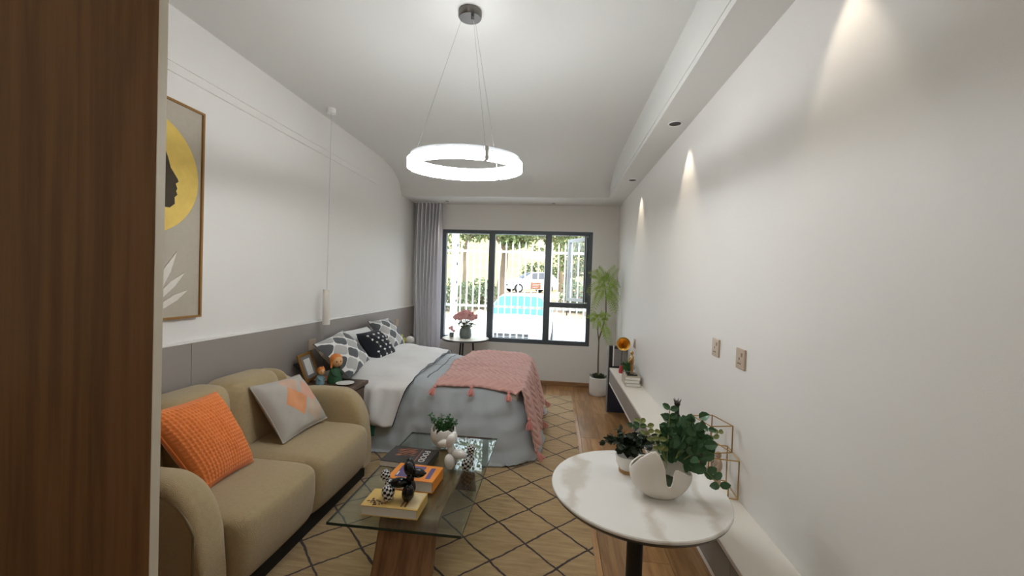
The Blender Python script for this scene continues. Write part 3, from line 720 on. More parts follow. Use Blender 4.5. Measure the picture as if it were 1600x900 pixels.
hl = thing('added_fill_lamp', 'added round ceiling lamp behind the camera that brightens the foreground', 'lamp', (-.5, -1.1, ZC - .07))  # unseen lamp added behind the camera to lift the foreground
MB().lathe([(.0, -.07), (.08, -.066), (.13, -.045), (.15, -.012), (.15, 0)], (-.5, -1.1, ZC), 36, False).build('shade', emis('fill_lamp_shade', (1, .9, .75), 1.5), hl)
MB().lathe([(.155, -.012), (.16, -.012), (.16, 0)], (-.5, -1.1, ZC), 36, False).build('rim', M['metal_dark'], hl)
L = bpy.data.lights.new('added_fill_light', 'POINT'); L.energy = FILL_W; L.color = (1, .9, .76); L.shadow_soft_size = .12  # added fill that brightens the walnut panel
lo = bpy.data.objects.new('added_fill_light', L); C.objects.link(lo); lo.parent = hl; lo.location = (0, 0, -.14)

# ------------------------------------------------------------------ wall plates
def plate(x, nx, y, z, hw, hz, label, holes):
    t = thing('socket_outlet' if holes else 'light_switch', label, 'socket' if holes else 'switch', (x, y, z - hz), 'bronze wall plates')
    MB().box(min(x, x + nx * .009), max(x, x + nx * .009), y - hw, y + hw, z - hz, z + hz).build('plate', M['outlet'], t, smooth=False, bevel=.003)
    xf_ = x + nx * .009; a, c = min(xf_, xf_ + nx * .0012), max(xf_, xf_ + nx * .0012)
    if holes:
        for dy, dz, w, h_ in ((.014, -.022, .003, .003), (-.004, -.022, .003, .003), (.006, .0, .0025, .005), (-.016, .020, .006, .009)):
            MB().box(a, c, y + dy - w, y + dy + w, z + dz - h_, z + dz + h_).build('slot' if h_ < .008 else 'rocker', M['black'] if h_ < .008 else M['outletd'], t, smooth=False)
    else:
        for s_ in (-1, 1): MB().box(a, c, y + s_ * hw * .46 - hw * .4, y + s_ * hw * .46 + hw * .4, z - hz * .8, z + hz * .8).build('rocker', M['outlet'], t, smooth=False)
plate(XR, -1, 2.225, 1.181, .043, .047, 'bronze socket plate on white wall, the one farther from the entrance of the pair', True)
plate(XR, -1, 1.938, 1.175, .043, .047, 'bronze socket plate on white wall, the one above the round marble table', True)
plate(XR, -1, 4.355, .875, .043, .047, 'bronze socket plate low on the wall above the gold statuette', True)
plate(XL + .028, 1, 3.24, .887, .052, .047, 'bronze switch plate on taupe panel above the photo frame', False)
plate(XL + .028, 1, 5.10, .89, .05, .047, 'bronze switch plate on taupe panel beside the curtain', False)

# ------------------------------------------------------------------ curtain
def cur(u, v):
    z = lerp(2.60, .04, v); x = lerp(-2.06, -1.645, u); f_ = .045 * sin(u * 2 * pi * 7.5 + .5 * sin(v * 3)) * (1 - .25 * v) + .012 * sin(u * 47 + v * 4)
    g_ = sstep((v - .35) / .5); x += .03 * sin(v * 5 + u * 4) * (u - .2) + g_ * .05 * (1 - u) * sin(u * 6)
    if u > .45: x += -.02 * g_
    return (x, 5.66 + f_, z)
ct = thing('curtain', 'sheer white curtain hanging beside the window', 'curtain', (-1.85, 5.66, .02))
MB().grid(cur, 130, 40).build('drape', M['curtain'], ct, ang=180)
MB().box(XL + .03, -1.62, 5.64, 5.68, ZB - .012, ZB).build('track', M['whitetrim'], ct, smooth=False)

# ------------------------------------------------------------------ rug
tag(MB().box(-1.5, .268, 1.2, 5.25, .0, .012).build('rug', M['rug'], None, smooth=False, bevel=.004, origin=(-.117, 2.228, 0)), 'tan jute rug with dark diamond lattice lines', 'rug')

# ------------------------------------------------------------------ sofa
so = thing('sofa', 'khaki fabric two-seat sofa with rounded arms and channelled back', 'sofa', (-1.68, 2.12, .012))
SY0, SY1, SXB, SXF = 1.385, 2.86, -2.065, -1.335
R_ = .30; tk = .145
def spath(s):           # outer U path, s in 0..1 -> (x, y, inward normal, height)
    La = (SXF - SXB) - R_; Lc = pi / 2 * R_; Lb = (SY1 - SY0) - 2 * R_; L = 2 * La + 2 * Lc + Lb; d = s * L
    if d < La: return Vector((SXF - d, SY0, 0)), Vector((0, 1, 0)), d, L
    d2 = d - La
    if d2 < Lc:
        a = d2 / R_; return Vector((SXB + R_ - R_ * sin(a), SY0 + R_ - R_ * cos(a), 0)), Vector((sin(a), cos(a), 0)), d, L
    d2 -= Lc
    if d2 < Lb: return Vector((SXB, SY0 + R_ + d2, 0)), Vector((1, 0, 0)), d, L
    d2 -= Lb
    if d2 < Lc:
        a = d2 / R_; return Vector((SXB + R_ - R_ * cos(a), SY1 - R_ + R_ * sin(a), 0)), Vector((cos(a), -sin(a), 0)), d, L
    d2 -= Lc
    return Vector((SXB + R_ + d2, SY1, 0)), Vector((0, -1, 0)), d, L
Ltot = spath(0)[3]
def sheight(d):
    e_ = min(d, Ltot - d)
    base = .665
    h_ = base + .185 * sstep((e_ - .42) / .55)
    if e_ < .22: h_ = .36 + (base - .36) * sqrt(max(0, 1 - ((.22 - e_) / .22) ** 2))
    return h_
def shell(name, d0, d1, puff, parent=so):
    NU, NVs = 22, 28
    def fn(u, v):
        d = lerp(d0, d1, u); p, nrm, _, _ = spath(d / Ltot); h_ = sheight(d)
        ed = (1 - abs(2 * u - 1) ** 6)               # seam dip at the segment ends
        pf = puff * ed; z0 = .10
        e_ = min(d, Ltot - d); th_ = tk + .055 * sstep((e_ - .3) / .4)
        w = v * 2 * pi                                 # superellipse section in (thickness, height)
        ca, sa_ = cos(w), sin(w)
        ex_ = .55 if sa_ > 0 else .18
        tx = math.copysign(abs(ca) ** ex_, ca); tz = math.copysign(abs(sa_) ** (.75 if sa_ > 0 else .2), sa_)
        hh_ = h_ - .028 + .028 * ed
        mid = hh_ - .12
        zz = mid + (tz * .12 if sa_ > 0 else tz * (mid - z0))
        lean = .05 * sstep((e_ - .55) / .3) * (1 - (zz - z0) / (hh_ - z0))
        off = th_ / 2 + tx * (th_ / 2 + (pf if tx > 0 else pf * .3) - .012 * (1 - ed)) + (lean if tx > 0 else 0)
        q = p + nrm * max(off, .001); return (q.x, q.y, zz)
    b = MB(); b.grid(lambda u, v: fn(v, u), NVs, NU, True)
    b.f.append(tuple(range(NVs))); b.f.append(tuple(NU * NVs + i for i in reversed(range(NVs))))
    b.uv = {}
    return b.build(name, M['sofa'], parent, ang=60)
da = .52
cuts = [0, da, da + (Ltot - 2 * da) * .25, da + (Ltot - 2 * da) * .5, da + (Ltot - 2 * da) * .75, Ltot - da, Ltot]
arms = []
for i in range(6):
    ob = shell('arm' if i in (0, 5) else 'back_channel', cuts[i], cuts[i + 1], .012 if i in (0, 5) else .035); arms.append(ob)
# piping on the near arm face
for k_, yy in ((0, SY0 + .012), (5, SY1 - .012)):
    pts = []
    for i in range(40):
        d = .03 + i / 39 * .52; h_ = sheight(d) - .035
        xx = SXF - d
        pts.append((xx, yy - (.006 if k_ == 0 else -.006), h_ - .02))
    pts = [(SXF - .03, pts[0][1], z) for z in (.13, .22, .30)] + pts
    MB().tube(pts, .006, 6).build('piping', M['piping'], arms[k_])
def seat(y0, y1):
    x0, x1, z0, z1 = -1.90, -1.285, .10, .445
    def fn(u, v):
        a = u * 2 * pi; ca, sa_ = cos(a), sin(a)
        e1 = .30 if ca > 0 else .2
        X_ = math.copysign(abs(ca) ** e1, ca); Z_ = math.copysign(abs(sa_) ** .28, sa_)
        t_ = 2 * v - 1; k_ = (1 - abs(t_) ** 8)
        sc = .90 + .10 * k_ ** .5 if k_ > 0 else .90
        xx = (x0 + x1) / 2 + X_ * (x1 - x0) / 2 * (sc if ca > 0 else 1)
        zz = (z0 + z1) / 2 + Z_ * (z1 - z0) / 2 * (sc if sa_ > 0 else 1)
        if sa_ > 0: zz += .022 * max(0, 1 - ((xx + 1.6) / .32) ** 2) * (1 - t_ ** 2)
        if ca > 0: xx += .02 * (1 - t_ ** 2) * max(0, 1 - ((zz - .3) / .2) ** 2)
        xx -= .035 * max(0, (.22 - zz) / .12) if ca > 0 else 0
        return (xx, lerp(y0, y1, v), zz)
    b = MB().grid(fn, 56, 20, True); b.f.append(tuple(reversed(range(56)))); b.f.append(tuple(20 * 56 + i for i in range(56))); b.uv = {}
    b.build('seat_cushion', M['sofa'], so, ang=60)
ym = 2.10
seat(SY0 + tk + .005, ym - .004); seat(ym + .004, SY1 - tk - .005)
MB().box(-2.0, -1.36, SY0 + .06, SY1 - .06, .012, .12).build('plinth', M['sofaunder'], so, smooth=False)

# ------------------------------------------------------------------ pillows
def pillow(name, label, corners, thick, material, cat='cushion', group=None, part='cover', n=26, pinch=.05, waffle=0):
    TL, TR, BR, BL = [Vector(c) for c in corners]; ce = (TL + TR + BR + BL) / 4
    nrm = ((TR - TL) + (BR - BL)).cross((TL - BL) + (TR - BR)).normalized()
    if nrm.dot(Vector((0, 0, H)) - ce) < 0: nrm = -nrm
    def pt(u, v, sgn):
        a, b_ = 2 * u - 1, 2 * v - 1
        a2 = a * (1 - pinch * (1 - b_ * b_)); b2 = b_ * (1 - pinch * (1 - a * a)); uu, vv = (a2 + 1) / 2, (b2 + 1) / 2
        p_ = BL.lerp(BR, uu).lerp(TL.lerp(TR, uu), vv)
        t_ = (max(0, 1 - abs(a) ** 2.4) * max(0, 1 - abs(b_) ** 2.4)) ** .5
        w = .004 * wob(u * 3, v * 3, len(name)) * t_
        if waffle and sgn > 0: w += waffle * (abs(sin(u * pi * 22)) * abs(sin(v * pi * 22)) * -1 + .5) * min(1, t_ * 3)
        return p_ + nrm * (sgn * (thick / 2 * t_ + .002) + w)
    zb = min(c.z for c in (TL, TR, BR, BL))
    t = thing(name, label, cat, (ce.x, ce.y, zb), group)
    nn_ = n if not waffle else 120
    b = MB(); b.grid(lambda u, v: pt(u, v, 1), nn_, nn_)
    g_ = MB().grid(lambda u, v: pt(1 - u, v, -1), nn_, nn_); b.add(g_.v, g_.f, [g_.uv[i] for i in range(len(g_.v))])
    b.build(part, material, t, ang=180)
    ed = []
    for i in range(41): ed.append(pt(i / 40, 0, 0))
    for i in range(1, 41): ed.append(pt(1, i / 40, 0))
    for i in range(1, 41): ed.append(pt(1 - i / 40, 1, 0))
    for i in range(1, 41): ed.append(pt(0, 1 - i / 40, 0))
    MB().tube(ed, .0045, 6).build('piping', material, t)
    return t, pt
pillow('cushion', 'orange waffle-weave cushion on the near sofa seat', [(-1.78, 1.545, .855), (-1.80, 1.955, .845), (-1.60, 1.985, .47), (-1.585, 1.66, .47)], .17, M['orange'], waffle=.007)
pillow('cushion', 'stone linen cushion with orange and pink diamonds against the sofa back', [(-1.82, 2.215, .80), (-1.76, 2.60, .79), (-1.575, 2.645, .485), (-1.60, 2.225, .47)], .15, M['patch'])
BZ = .655
pillow('bed_pillow', 'grey trellis-print pillow beside the bedside figurines', [(-1.93, 3.02, .93), (-1.96, 3.50, .985), (-1.69, 3.57, BZ + .02), (-1.66, 3.10, BZ + .0)], .19, M['trellis'], 'pillow', 'pillows on the bed')
pillow('bed_pillow', 'plain white pillow between the two trellis pillows', [(-2.02, 3.56, .955), (-2.02, 4.12, .945), (-1.83, 4.12, BZ + .03), (-1.83, 3.56, BZ + .03)], .16, M['sheet'], 'pillow', 'pillows on the bed')
pillow('bed_pillow', 'grey trellis-print pillow beside the far bedside ornaments', [(-2.0, 4.10, 1.01), (-2.0, 4.60, 1.0), (-1.78, 4.62, BZ + .03), (-1.78, 4.10, BZ + .03)], .18, M['trellis'], 'pillow', 'pillows on the bed')
M['navy'] = mat('black_cotton', (.010, .012, .018), .95, var=.2, vs_=40, sheen=.1)
bk, bpt = pillow('bed_pillow', 'black pillow with white tufted dashes', [(-1.83, 3.53, .95), (-1.80, 3.90, .955), (-1.62, 4.00, BZ + .03), (-1.66, 3.57, BZ + .02)], .16, M['navy'], 'pillow', 'pillows on the bed')
for i in range(4):
    for j in range(3):
        u, v = .15 + .235 * i + (.1 if j % 2 else 0), .2 + .28 * j
        if u > .92: continue
        a, c = bpt(u, v + .07, 1), bpt(u + .03, v - .09, 1)
        b = MB().tube([a, bpt(u + .015, v - .01, 1), c], .0022, 5); q = MB(); 
        b.build('stitched_line', M['panelgrey'], bk)
        q.ell(a, (.014, .014, .009), 8, 6); q.build('tuft', M['sheet'], bk)
        MB().ell(c, (.011, .011, .011), 8, 6).build('tuft', M['sheet'], bk)

# ------------------------------------------------------------------ bed
BX0, BX1, BY0, BY1, BT = -2.075, -.30, 3.28, 4.64, .60
bd = thing('bed', 'double bed under grey duvet against the taupe panels', 'bed', (-1.2, 3.96, .012))
MB().box(BX0, BX1 + .02, BY0 + .02, BY1 - .02, .10, .30).build('bed_base', M['clad'], bd, smooth=False, bevel=.01)
MB().box(BX0, BX1 + .03, BY0 + .0, BY1, .30, BT - .02).build('mattress', M['sheet'], bd, smooth=False, bevel=.05)
for lx in (BX0 + .1, BX1 - .1):
    for ly in (BY0 + .12, BY1 - .12): MB().cyl((lx, ly, .012), (lx, ly, .10), .025).build('leg', M['black'], bd)
# duvet: top surface plus a skirt with folds that hangs around near side, foot and far side
def bedcover(xh, xf_, y0, y1, zt, drop, flare, amp, seed, rc=.16, n_per=230, kf=9, foot=True):
    per = []
    L1 = xf_ - rc - xh
    for i in range(80): per.append((xh + L1 * i / 80, y0, 0, -1))
    for i in range(26):
        a = -pi / 2 + (pi / 2) * i / 26; per.append((xf_ - rc + rc * cos(a), y0 + rc + rc * sin(a), cos(a), sin(a)))
    for i in range(60): per.append((xf_, y0 + rc + (y1 - y0 - 2 * rc) * i / 60, 1, 0))
    for i in range(26):
        a = (pi / 2) * i / 26; per.append((xf_ - rc + rc * cos(a), y1 - rc + rc * sin(a), cos(a), sin(a)))
    for i in range(81): per.append((xf_ - rc - L1 * i / 80, y1, 0, 1))
    V = []; NT, NSk = 16, 22; N = len(per); yc = (y0 + y1) / 2
    acc = 0; dist = [0]
    for i in range(1, N): dist.append(dist[-1] + sqrt((per[i][0] - per[i - 1][0]) ** 2 + (per[i][1] - per[i - 1][1]) ** 2))
    rows = []
    for j in range(NT + NSk + 1):
        row = []
        for i, (px, py, nx, ny) in enumerate(per):
            if j <= NT:
                t_ = j / NT; sx = min(px, xf_ - .45); sy = yc
                X_ = lerp(sx, px, t_); Y_ = lerp(sy, py, t_)
                z = zt + .018 * wob(X_ * 1.3, Y_ * 1.3, seed) - .035 * max(0, (t_ - .8) / .2) ** 2 + .012 * wob(X_ * 4, Y_ * 3, seed + 1) * t_
                row.append((X_, Y_, z))
            else:
                t_ = (j - NT) / NSk; dd = drop(px, py, nx, ny)
                s_ = dist[i]
                fold = amp * t_ ** .8 * (sin(s_ * kf + seed) + .5 * sin(s_ * kf * 2.3 + 1 + seed) + .3 * sin(s_ * kf * .43 + seed * 2))
                fold += .012 * wob(s_ * 2.6 + t_ * 2.2, t_ * 3.1 - s_, seed) * min(1, t_ * 4) + .03 * math.exp(-((px + 1.12 + .12 * t_) / .06) ** 2) * sin(t_ * pi * .8) * (1 if ny < 0 else 0)
                out = .03 * min(1, t_ * 6) + flare(px, py, nx, ny) * t_ + fold
                z0_ = zt - .035 + .012 * wob(px * 4, py * 3, seed + 1)
                zz = z0_ - dd * t_ - .02 * min(1, t_ * 8) + .01 * sin(s_ * 5 + t_ * 3)
                row.append((px + nx * out, py + ny * out, max(zz, .022 + .004 * (i % 3))))
        rows.append(row)
    b = MB(); V = [p_ for r in rows for p_ in r]; Fq = []
    for j in range(len(rows) - 1):
        for i in range(N - 1): Fq.append((j * N + i, (j + 1) * N + i, (j + 1) * N + i + 1, j * N + i + 1))
    b.add(V, Fq); return b
def ddrop(px, py, nx, ny): return .575 if not (ny > .5) else .5
def dflare(px, py, nx, ny):
    k = sstep((px + 1.2) / .9)
    return (.05 + .13 * k) if ny < .3 else .08
du = bedcover(-1.62, BX1 + .01, BY0 - .02, BY1 + .01, BT + .025, ddrop, dflare, .034, 1.7, kf=7.5)
duo = tag(du.build('duvet', M['duvet'], None, ang=180, solid=-.012), 'grey duvet draped over the bed to the floor', 'bedding')
# white folded-back sheet: a band across the bed, hanging on the near side
def band(x0f, x1f, y0, y1, zt, dn, df, seed, amp=.02, NU=44, NVv=120):
    W_ = y1 - y0; Ltt = dn + W_ + df
    def fn(u, v):
        s_ = v * Ltt
        if s_ < dn: Y_, Z_, dr = y0, zt - (dn - s_), (dn - s_)
        elif s_ < dn + W_: Y_, Z_, dr = y0 + s_ - dn, zt, 0
        else: Y_, Z_, dr = y1, zt - (s_ - dn - W_), s_ - dn - W_
        X_ = lerp(x0f(Y_, dr), x1f(Y_, dr), u)
        ed = min(abs(s_ - dn), abs(s_ - dn - W_))
        rnd_ = max(0, 1 - ed / .10) ** 2 * .035
        Z_ -= rnd_
        if dr == 0: Z_ += .02 * wob(X_ * 2.1, Y_ * 1.9, seed) + .045 * sin(pi * u) * (1 - max(0, 1 - ed / .3)) + .03 * sin(pi * u)
        out = (.045 * min(1, dr / .08) + dr * .10 + amp * min(1, dr / .12) * (sin(X_ * 26 + seed) + .6 * sin(X_ * 51 + dr * 6)) + .05 * sin(pi * u) * min(1, dr / .1)) if dr > 0 else 0
        if s_ < dn: Y_ -= out
        elif dr > 0: Y_ += out
        return (X_, Y_, Z_ + .008 * sin(X_ * 30) * min(1, dr * 4))
    return MB().grid(fn, NU, NVv)
ws_ = band(lambda y, d: -1.99 + d * 1.3, lambda y, d: -1.17 - .03 * (y - BY0) - d * .35, BY0 - .03, BY1 + .015, BT + .055, .40, .30, 2.2, .014)
wso = tag(ws_.build('folded_sheet', M['sheet'], None, ang=180, solid=-.014), 'white quilt top folded back over the duvet at the pillow end', 'bedding')
for dx_, z_ in ((0, .004), (.085, -.028)):
    q_ = [ws_.v[j * 45 + 44] for j in range(121)]
    q_ = [(a + dx_, b_ - (.004 if b_ < BY0 - .02 else 0), c_ + (z_ if b_ > BY0 else 0)) for a, b_, c_ in q_ if dx_ == 0 or (BY0 + .1 < b_ < BY1 - .02)]
    if dx_:     # lies on the duvet's own surface
        yc_ = (BY0 + BY1 - .01) / 2; hw_ = (BY1 - BY0 + .03) / 2
        q_ = [(a, b_, BT + .027 + .018 * wob(a * 1.3, b_ * 1.3, 1.7) + .012 * wob(a * 4, b_ * 3, 2.7) * abs(b_ - yc_) / hw_ - .035 * max(0, (abs(b_ - yc_) / hw_ - .8) / .2) ** 2) for a, b_, c_ in q_]
    MB().tube(q_, .0045, 6).build('piping', M['panelblue'], wso if dx_ == 0 else duo)
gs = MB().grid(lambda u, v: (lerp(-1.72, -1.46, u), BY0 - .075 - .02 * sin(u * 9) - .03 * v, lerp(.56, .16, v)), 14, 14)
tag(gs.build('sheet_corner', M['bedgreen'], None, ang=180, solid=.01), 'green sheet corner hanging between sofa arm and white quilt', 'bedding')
# pink throw
TY0, TY1 = BY0 - .10, BY1 + .03
def thr(u, v):      # u along the bed towards the foot, v across
    Lt = .70; Ld = .50; s_ = u * (Lt + Ld); vv = lerp(TY0 + .06, TY1, v)
    tri = abs(((v * 6.5) % 1) - .5) * 2
    ph = (u * 19 + tri * 1.35) % 1
    rid = .017 * (abs(sin(ph * pi)) ** .55) * (1 if 0.004 < v < .996 else 0)
    near = max(0, 1 - v / .12)
    if s_ < Lt:
        X_ = BX1 + .02 - Lt + s_; Z_ = BT + .045 + .014 * wob(X_ * 1.3, vv * 1.3, 1.7) - .035 * max(0, 1 - (Lt - s_) / .10) ** 2
        Z_ -= .05 * near ** 2
        return (X_ + .03 * sin(v * 9), vv, Z_ + rid)
    dr = s_ - Lt; hang = dr
    X_ = BX1 + .055 + .015 * min(1, dr / .05) + dr * .28 + .016 * sin(vv * 17) * min(1, dr / .15)
    Z_ = BT + .01 - dr * .98
    return (X_ + rid, vv - dr * .05 * (1 - v), max(.05, Z_))
th_ = thing('throw_blanket', 'pink braided knit throw with tassels over the foot of the bed', 'blanket', (-.4, 3.95, .05))
MB().grid(thr, 180, 220).build('knit', M['throw'], th_, ang=180, solid=-.01)
def tassel(p, d, L=.085):
    p, d = Vector(p), Vector(d).normalized(); b = MB(); _, a, c = frames(d)
    b.ell(p, (.014, .014, .014), 8, 6)
    for i in range(9):
        an = i * 2.4; r = .004 + .002 * i; b.tube([p + d * .008, p + d * L * .5 + (a * cos(an) + c * sin(an)) * r, p + d * L + (a * cos(an) + c * sin(an)) * r * 1.5], [.005, .006, .004], 5)
    b.build('tassel', M['tassel'], th_)
for u, v in ((.01, 0), (.27, 0), (.53, 0)):
    p = thr(u, v); tassel((p[0], p[1] - .02, p[2] - .0), (-.25 if u < .1 else .05, -.6, -.75), .075)
for v in (0, .5, .97):
    p = thr(1, v); tassel((p[0] + .005, p[1], p[2] - .0), (.5, -.1, -.55), .085)
p = thr(.78, 0); tassel((p[0] + .01, p[1] - .02, p[2]), (.1, -.4, -.9))

# ------------------------------------------------------------------ bedside tables and what stands on them
ns = thing('bedside_table', 'dark wood bedside table between sofa and bed', 'table', (-1.8, 3.06, .012))
NX0, NX1, NY0, NY1, NZ = -2.08, -1.54, 2.90, 3.20, .62
MB().box(NX0, NX1, NY0, NY1, NZ - .03, NZ).build('table_top', M['darkwood'], ns, smooth=False, bevel=.003)
MB().box(NX0 + .02, NX1 - .03, NY0 + .02, NY1 - .02, .34, NZ - .03).build('body', M['darkwood'], ns, smooth=False, bevel=.003)
dw = MB().box(NX1 - .03, NX1 - .012, NY0 + .025, NY1 - .025, .36, NZ - .045).build('drawer', M['darkwood'], ns, smooth=False, bevel=.003)
MB().ell((NX1 - .004, 3.05, .48), (.012, .012, .012)).build('knob', M['brass'], dw)
for lx in (NX0 + .04, NX1 - .06):
    for ly in (NY0 + .05, NY1 - .05): MB().cyl((lx, ly, .0), (lx, ly, .34), .012, .016).build('leg', M['black'], ns)
pf = thing('photo_frame', 'gold photo frame leaning on the dark bedside table', 'frame', (-2.0, 3.06, NZ))
pc = Vector((-1.975, 3.03, NZ + .125)); ez_ = Vector((-.075, -.02, .23)).normalized(); ex_ = Vector((.12, 1, 0)).normalized(); ex_ = (ex_ - ez_ * ex_.dot(ez_)).normalized(); en_ = ex_.cross(ez_)
def pfb(u, v, w, h_, d=.007, o_=0): return (pc + ex_ * u + ez_ * v + en_ * o_, ex_ * w, en_ * d, ez_ * h_)
b = MB(); b.obox(*pfb(-.070, 0, .013, .115)); b.obox(*pfb(.070, 0, .013, .115)); b.obox(*pfb(0, .103, .058, .012)); b.obox(*pfb(0, -.103, .058, .012)); b.build('frame', M['goldframe'], pf, smooth=False, bevel=.002)
MB().obox(*pfb(0, 0, .058, .092, .002, .0)).build('mount', M['panelgrey'], pf, smooth=False)
MB().obox(*pfb(0, 0, .034, .066, .003, .001)).build('picture', M['inkwhite'], pf, smooth=False)
MB().obox(pc - en_ * .035 - ez_ * .03 + Vector((-.015, -.01, -.01)), ex_ * .02, en_ * .004 + ez_ * .0, ez_ * .085 - en_ * .045).build('easel_back', M['black'], pf, smooth=False)
def closed_book(name, label, c, ex, ey, hx_, hy_, t0, cover, group=None, rootz=None):
    ex, ey = Vector(ex).normalized(), Vector(ey).normalized(); c = Vector(c)
    r = thing(name, label, 'book', c, group); up = Vector((0, 0, 1)); ct_ = .0028
    MB().obox(c + up * (t0 / 2), ex * (hx_ - .004), ey * (hy_ - .004), up * (t0 / 2 - ct_)).build('pages', M['paper'], r, smooth=False)
    b = MB(); b.obox(c + up * ct_ / 2, ex * hx_, ey * hy_, up * ct_ / 2); b.obox(c + up * (t0 - ct_ / 2), ex * hx_, ey * hy_, up * ct_ / 2); b.obox(c + up * t0 / 2 + ex * (hx_ - ct_ / 2), ex * ct_ / 2, ey * hy_, up * (t0 / 2 - ct_))
    b.build('cover', cover, r, smooth=False, bevel=.0008); return r
closed_book('book', 'peach-covered small book behind the photo frame', (-1.915, 3.125, NZ), (1, .1, 0), (-.1, 1, 0), .075, .05, .022, M['peach'])
def figurine(name, label, c, s_, headm, bodym, hatp=False, big=False):
    c = Vector(c); r = thing(name, label, 'figurine', c)
    b = MB().lathe([(.0, 0), (.42 * s_, 0), (.46 * s_, .1 * s_), (.40 * s_, .5 * s_), (.30 * s_, .85 * s_), (.16 * s_, 1.02 * s_), (.14 * s_, 1.1 * s_)], c, 20)
    for sx in (-1, 1): b.tube([c + Vector((.05 * sx * s_, .28 * sx * s_, .85 * s_)), c + Vector((.18 * s_, .42 * sx * s_, .6 * s_)), c + Vector((.34 * s_, .26 * sx * s_, .48 * s_))], [.10 * s_, .10 * s_, .08 * s_], 8)
    b.build('body', bodym, r)
    hc = c + Vector((0.02, -.01, 1.42 * s_)); MB().ell(hc, (.36 * s_, .34 * s_, .40 * s_)).build('head', M['skin'], r)
    hb = MB(); hb.ell(hc + Vector((-.09 * s_, .06 * s_, .10 * s_)), (.40 * s_, .39 * s_, .38 * s_))
    if hatp:
        for sx in (-1, 1): hb.lathe([(.14 * s_, 0), (.0, .3 * s_)], hc + Vector((0, sx * .24 * s_, .28 * s_)), 10, True, (0, sx * .4, 1))
    else:
        hb.tube([hc + Vector((-.2 * s_, .25 * s_, 0)), hc + Vector((-.22 * s_, .32 * s_, -.4 * s_))], [.12 * s_, .05 * s_], 8); hb.tube([hc + Vector((-.2 * s_, -.2 * s_, 0)), hc + Vector((-.2 * s_, -.3 * s_, -.4 * s_))], [.12 * s_, .05 * s_], 8)
    hb.build('hair', headm, r)
    fd = Vector((.75, -.62, 0)).normalized(); sd_ = Vector((fd.y, -fd.x, 0))
    for sx in (-1, 1): MB().ell(hc + fd * .33 * s_ + sd_ * sx * .13 * s_ + Vector((0, 0, .02 * s_)), (.04 * s_,) * 3, 8, 6).build('eye', M['blackgloss'], r)
    MB().ell(hc + fd * .36 * s_ - Vector((0, 0, .08 * s_)), (.06 * s_,) * 3, 8, 6).build('nose', M['skin'], r)
figurine('figurine', 'small figurine with orange eared hood and blue body on bedside table', (-1.845, 2.985, NZ), .075, M['hairorange'], M['clothblue'], True)
figurine('figurine', 'larger orange-haired figurine in green before the trellis pillow', (-1.765, 3.065, NZ), .125, M['hairorange'], M['clothgreen'])
ds = MB().lathe([(.0, 0), (.035, 0), (.065, .012), (.07, .016), (.064, .017), (.034, .006), (.0, .005)], (-1.65, 3.02, NZ), 32, False)
tag(ds.build('dish', M['white'], None), 'shallow white dish at the front of the bedside table', 'dish')
# far bedside table with ornaments
nf = thing('bedside_table', 'dark wood bedside table in the corner by the curtain', 'table', (-1.86, 4.98, .0))
MB().box(-2.08, -1.64, 4.76, 5.2, .49, .52).build('table_top', M['darkwood'], nf, smooth=False, bevel=.003)
MB().box(-2.06, -1.67, 4.78, 5.18, .2, .49).build('body', M['darkwood'], nf, smooth=False, bevel=.003)
for lx in (-2.03, -1.70):
    for ly in (4.81, 5.15): MB().cyl((lx, ly, 0), (lx, ly, .2), .012, .016).build('leg', M['black'], nf)
orn = thing('globe_lamp', 'small white globe held in a black wire stand on the corner bedside table', 'lamp', (-1.90, 5.1, .52))
MB().ell((-1.895, 5.1, .665), (.055, .055, .055), 24, 16).build('globe', M['white'], orn)
b = MB(); b.lathe([(.05, 0), (.05, .008)], (-1.895, 5.1, .52), 24); b.tube([(-1.895, 5.1, .52), (-1.895, 5.1, .612)], .005, 8); b.tube([(-1.895 + .075 * cos(a / 20 * pi - pi / 2), 5.11, .66 + .08 * sin(a / 20 * pi - pi / 2)) for a in range(21)], .004, 6); b.build('stand', M['black'], orn)
fb = thing('dried_flower', 'yellow-green ball flowers on thin stems beside the white globe', 'flower', (-1.985, 5.05, .52))
b = MB()
for i, (dx, dy, dz) in enumerate(((-.02, 0, .16), (.025, .01, .155), (0, -.02, .20), (.035, -.02, .125), (-.035, .0, .125))):
    b.tube([(-1.985 + dx * .2, 5.05, .52), (-1.985 + dx, 5.05 + dy, .52 + dz)], .0025, 5)
    MB().ell((-1.985 + dx, 5.05 + dy, .52 + dz), (.028, .028, .027), 12, 8).build('blossom', M['yellowbloom'], fb)
b.build('stem', M['stem'], fb)
# round side table by the window with roses
rt_ = thing('side_table', 'small round side table with dark rim under the window', 'table', (-1.21, 5.42, 0))
MB().lathe([(.0, .672), (.31, .672), (.318, .676), (.318, .684), (.0, .684)], (-1.21, 5.42, 0), 48, False).build('table_top', M['stone'], rt_)
MB().lathe([(.319, .662), (.326, .662), (.326, .684), (.319, .684), (.319, .662)], (-1.21, 5.42, 0), 48, False).build('rim', M['metal_dark'], rt_)
for i in range(3):
    a = i * 2.094 + .4; MB().tube([(-1.21 + .1 * cos(a), 5.42 + .1 * sin(a), .672), (-1.21 + .15 * cos(a), 5.42 + .15 * sin(a), 0)], .012, 10).build('leg', M['black'], rt_)
rv = thing('rose_vase', 'dark glass vase of pink roses on the round side table', 'flowers', (-1.215, 5.42, .684))
MB().lathe([(.0, .684), (.075, .684), (.085, .72), (.08, .80), (.06, .83), (.068, .85), (.062, .85), (.054, .83), (.072, .80), (.0, .70)], (-1.215, 5.42, 0), 28, False).build('vase', M['vasegreen'], rv)
rnd = random.Random(4)
stm = MB(); lv = MB()
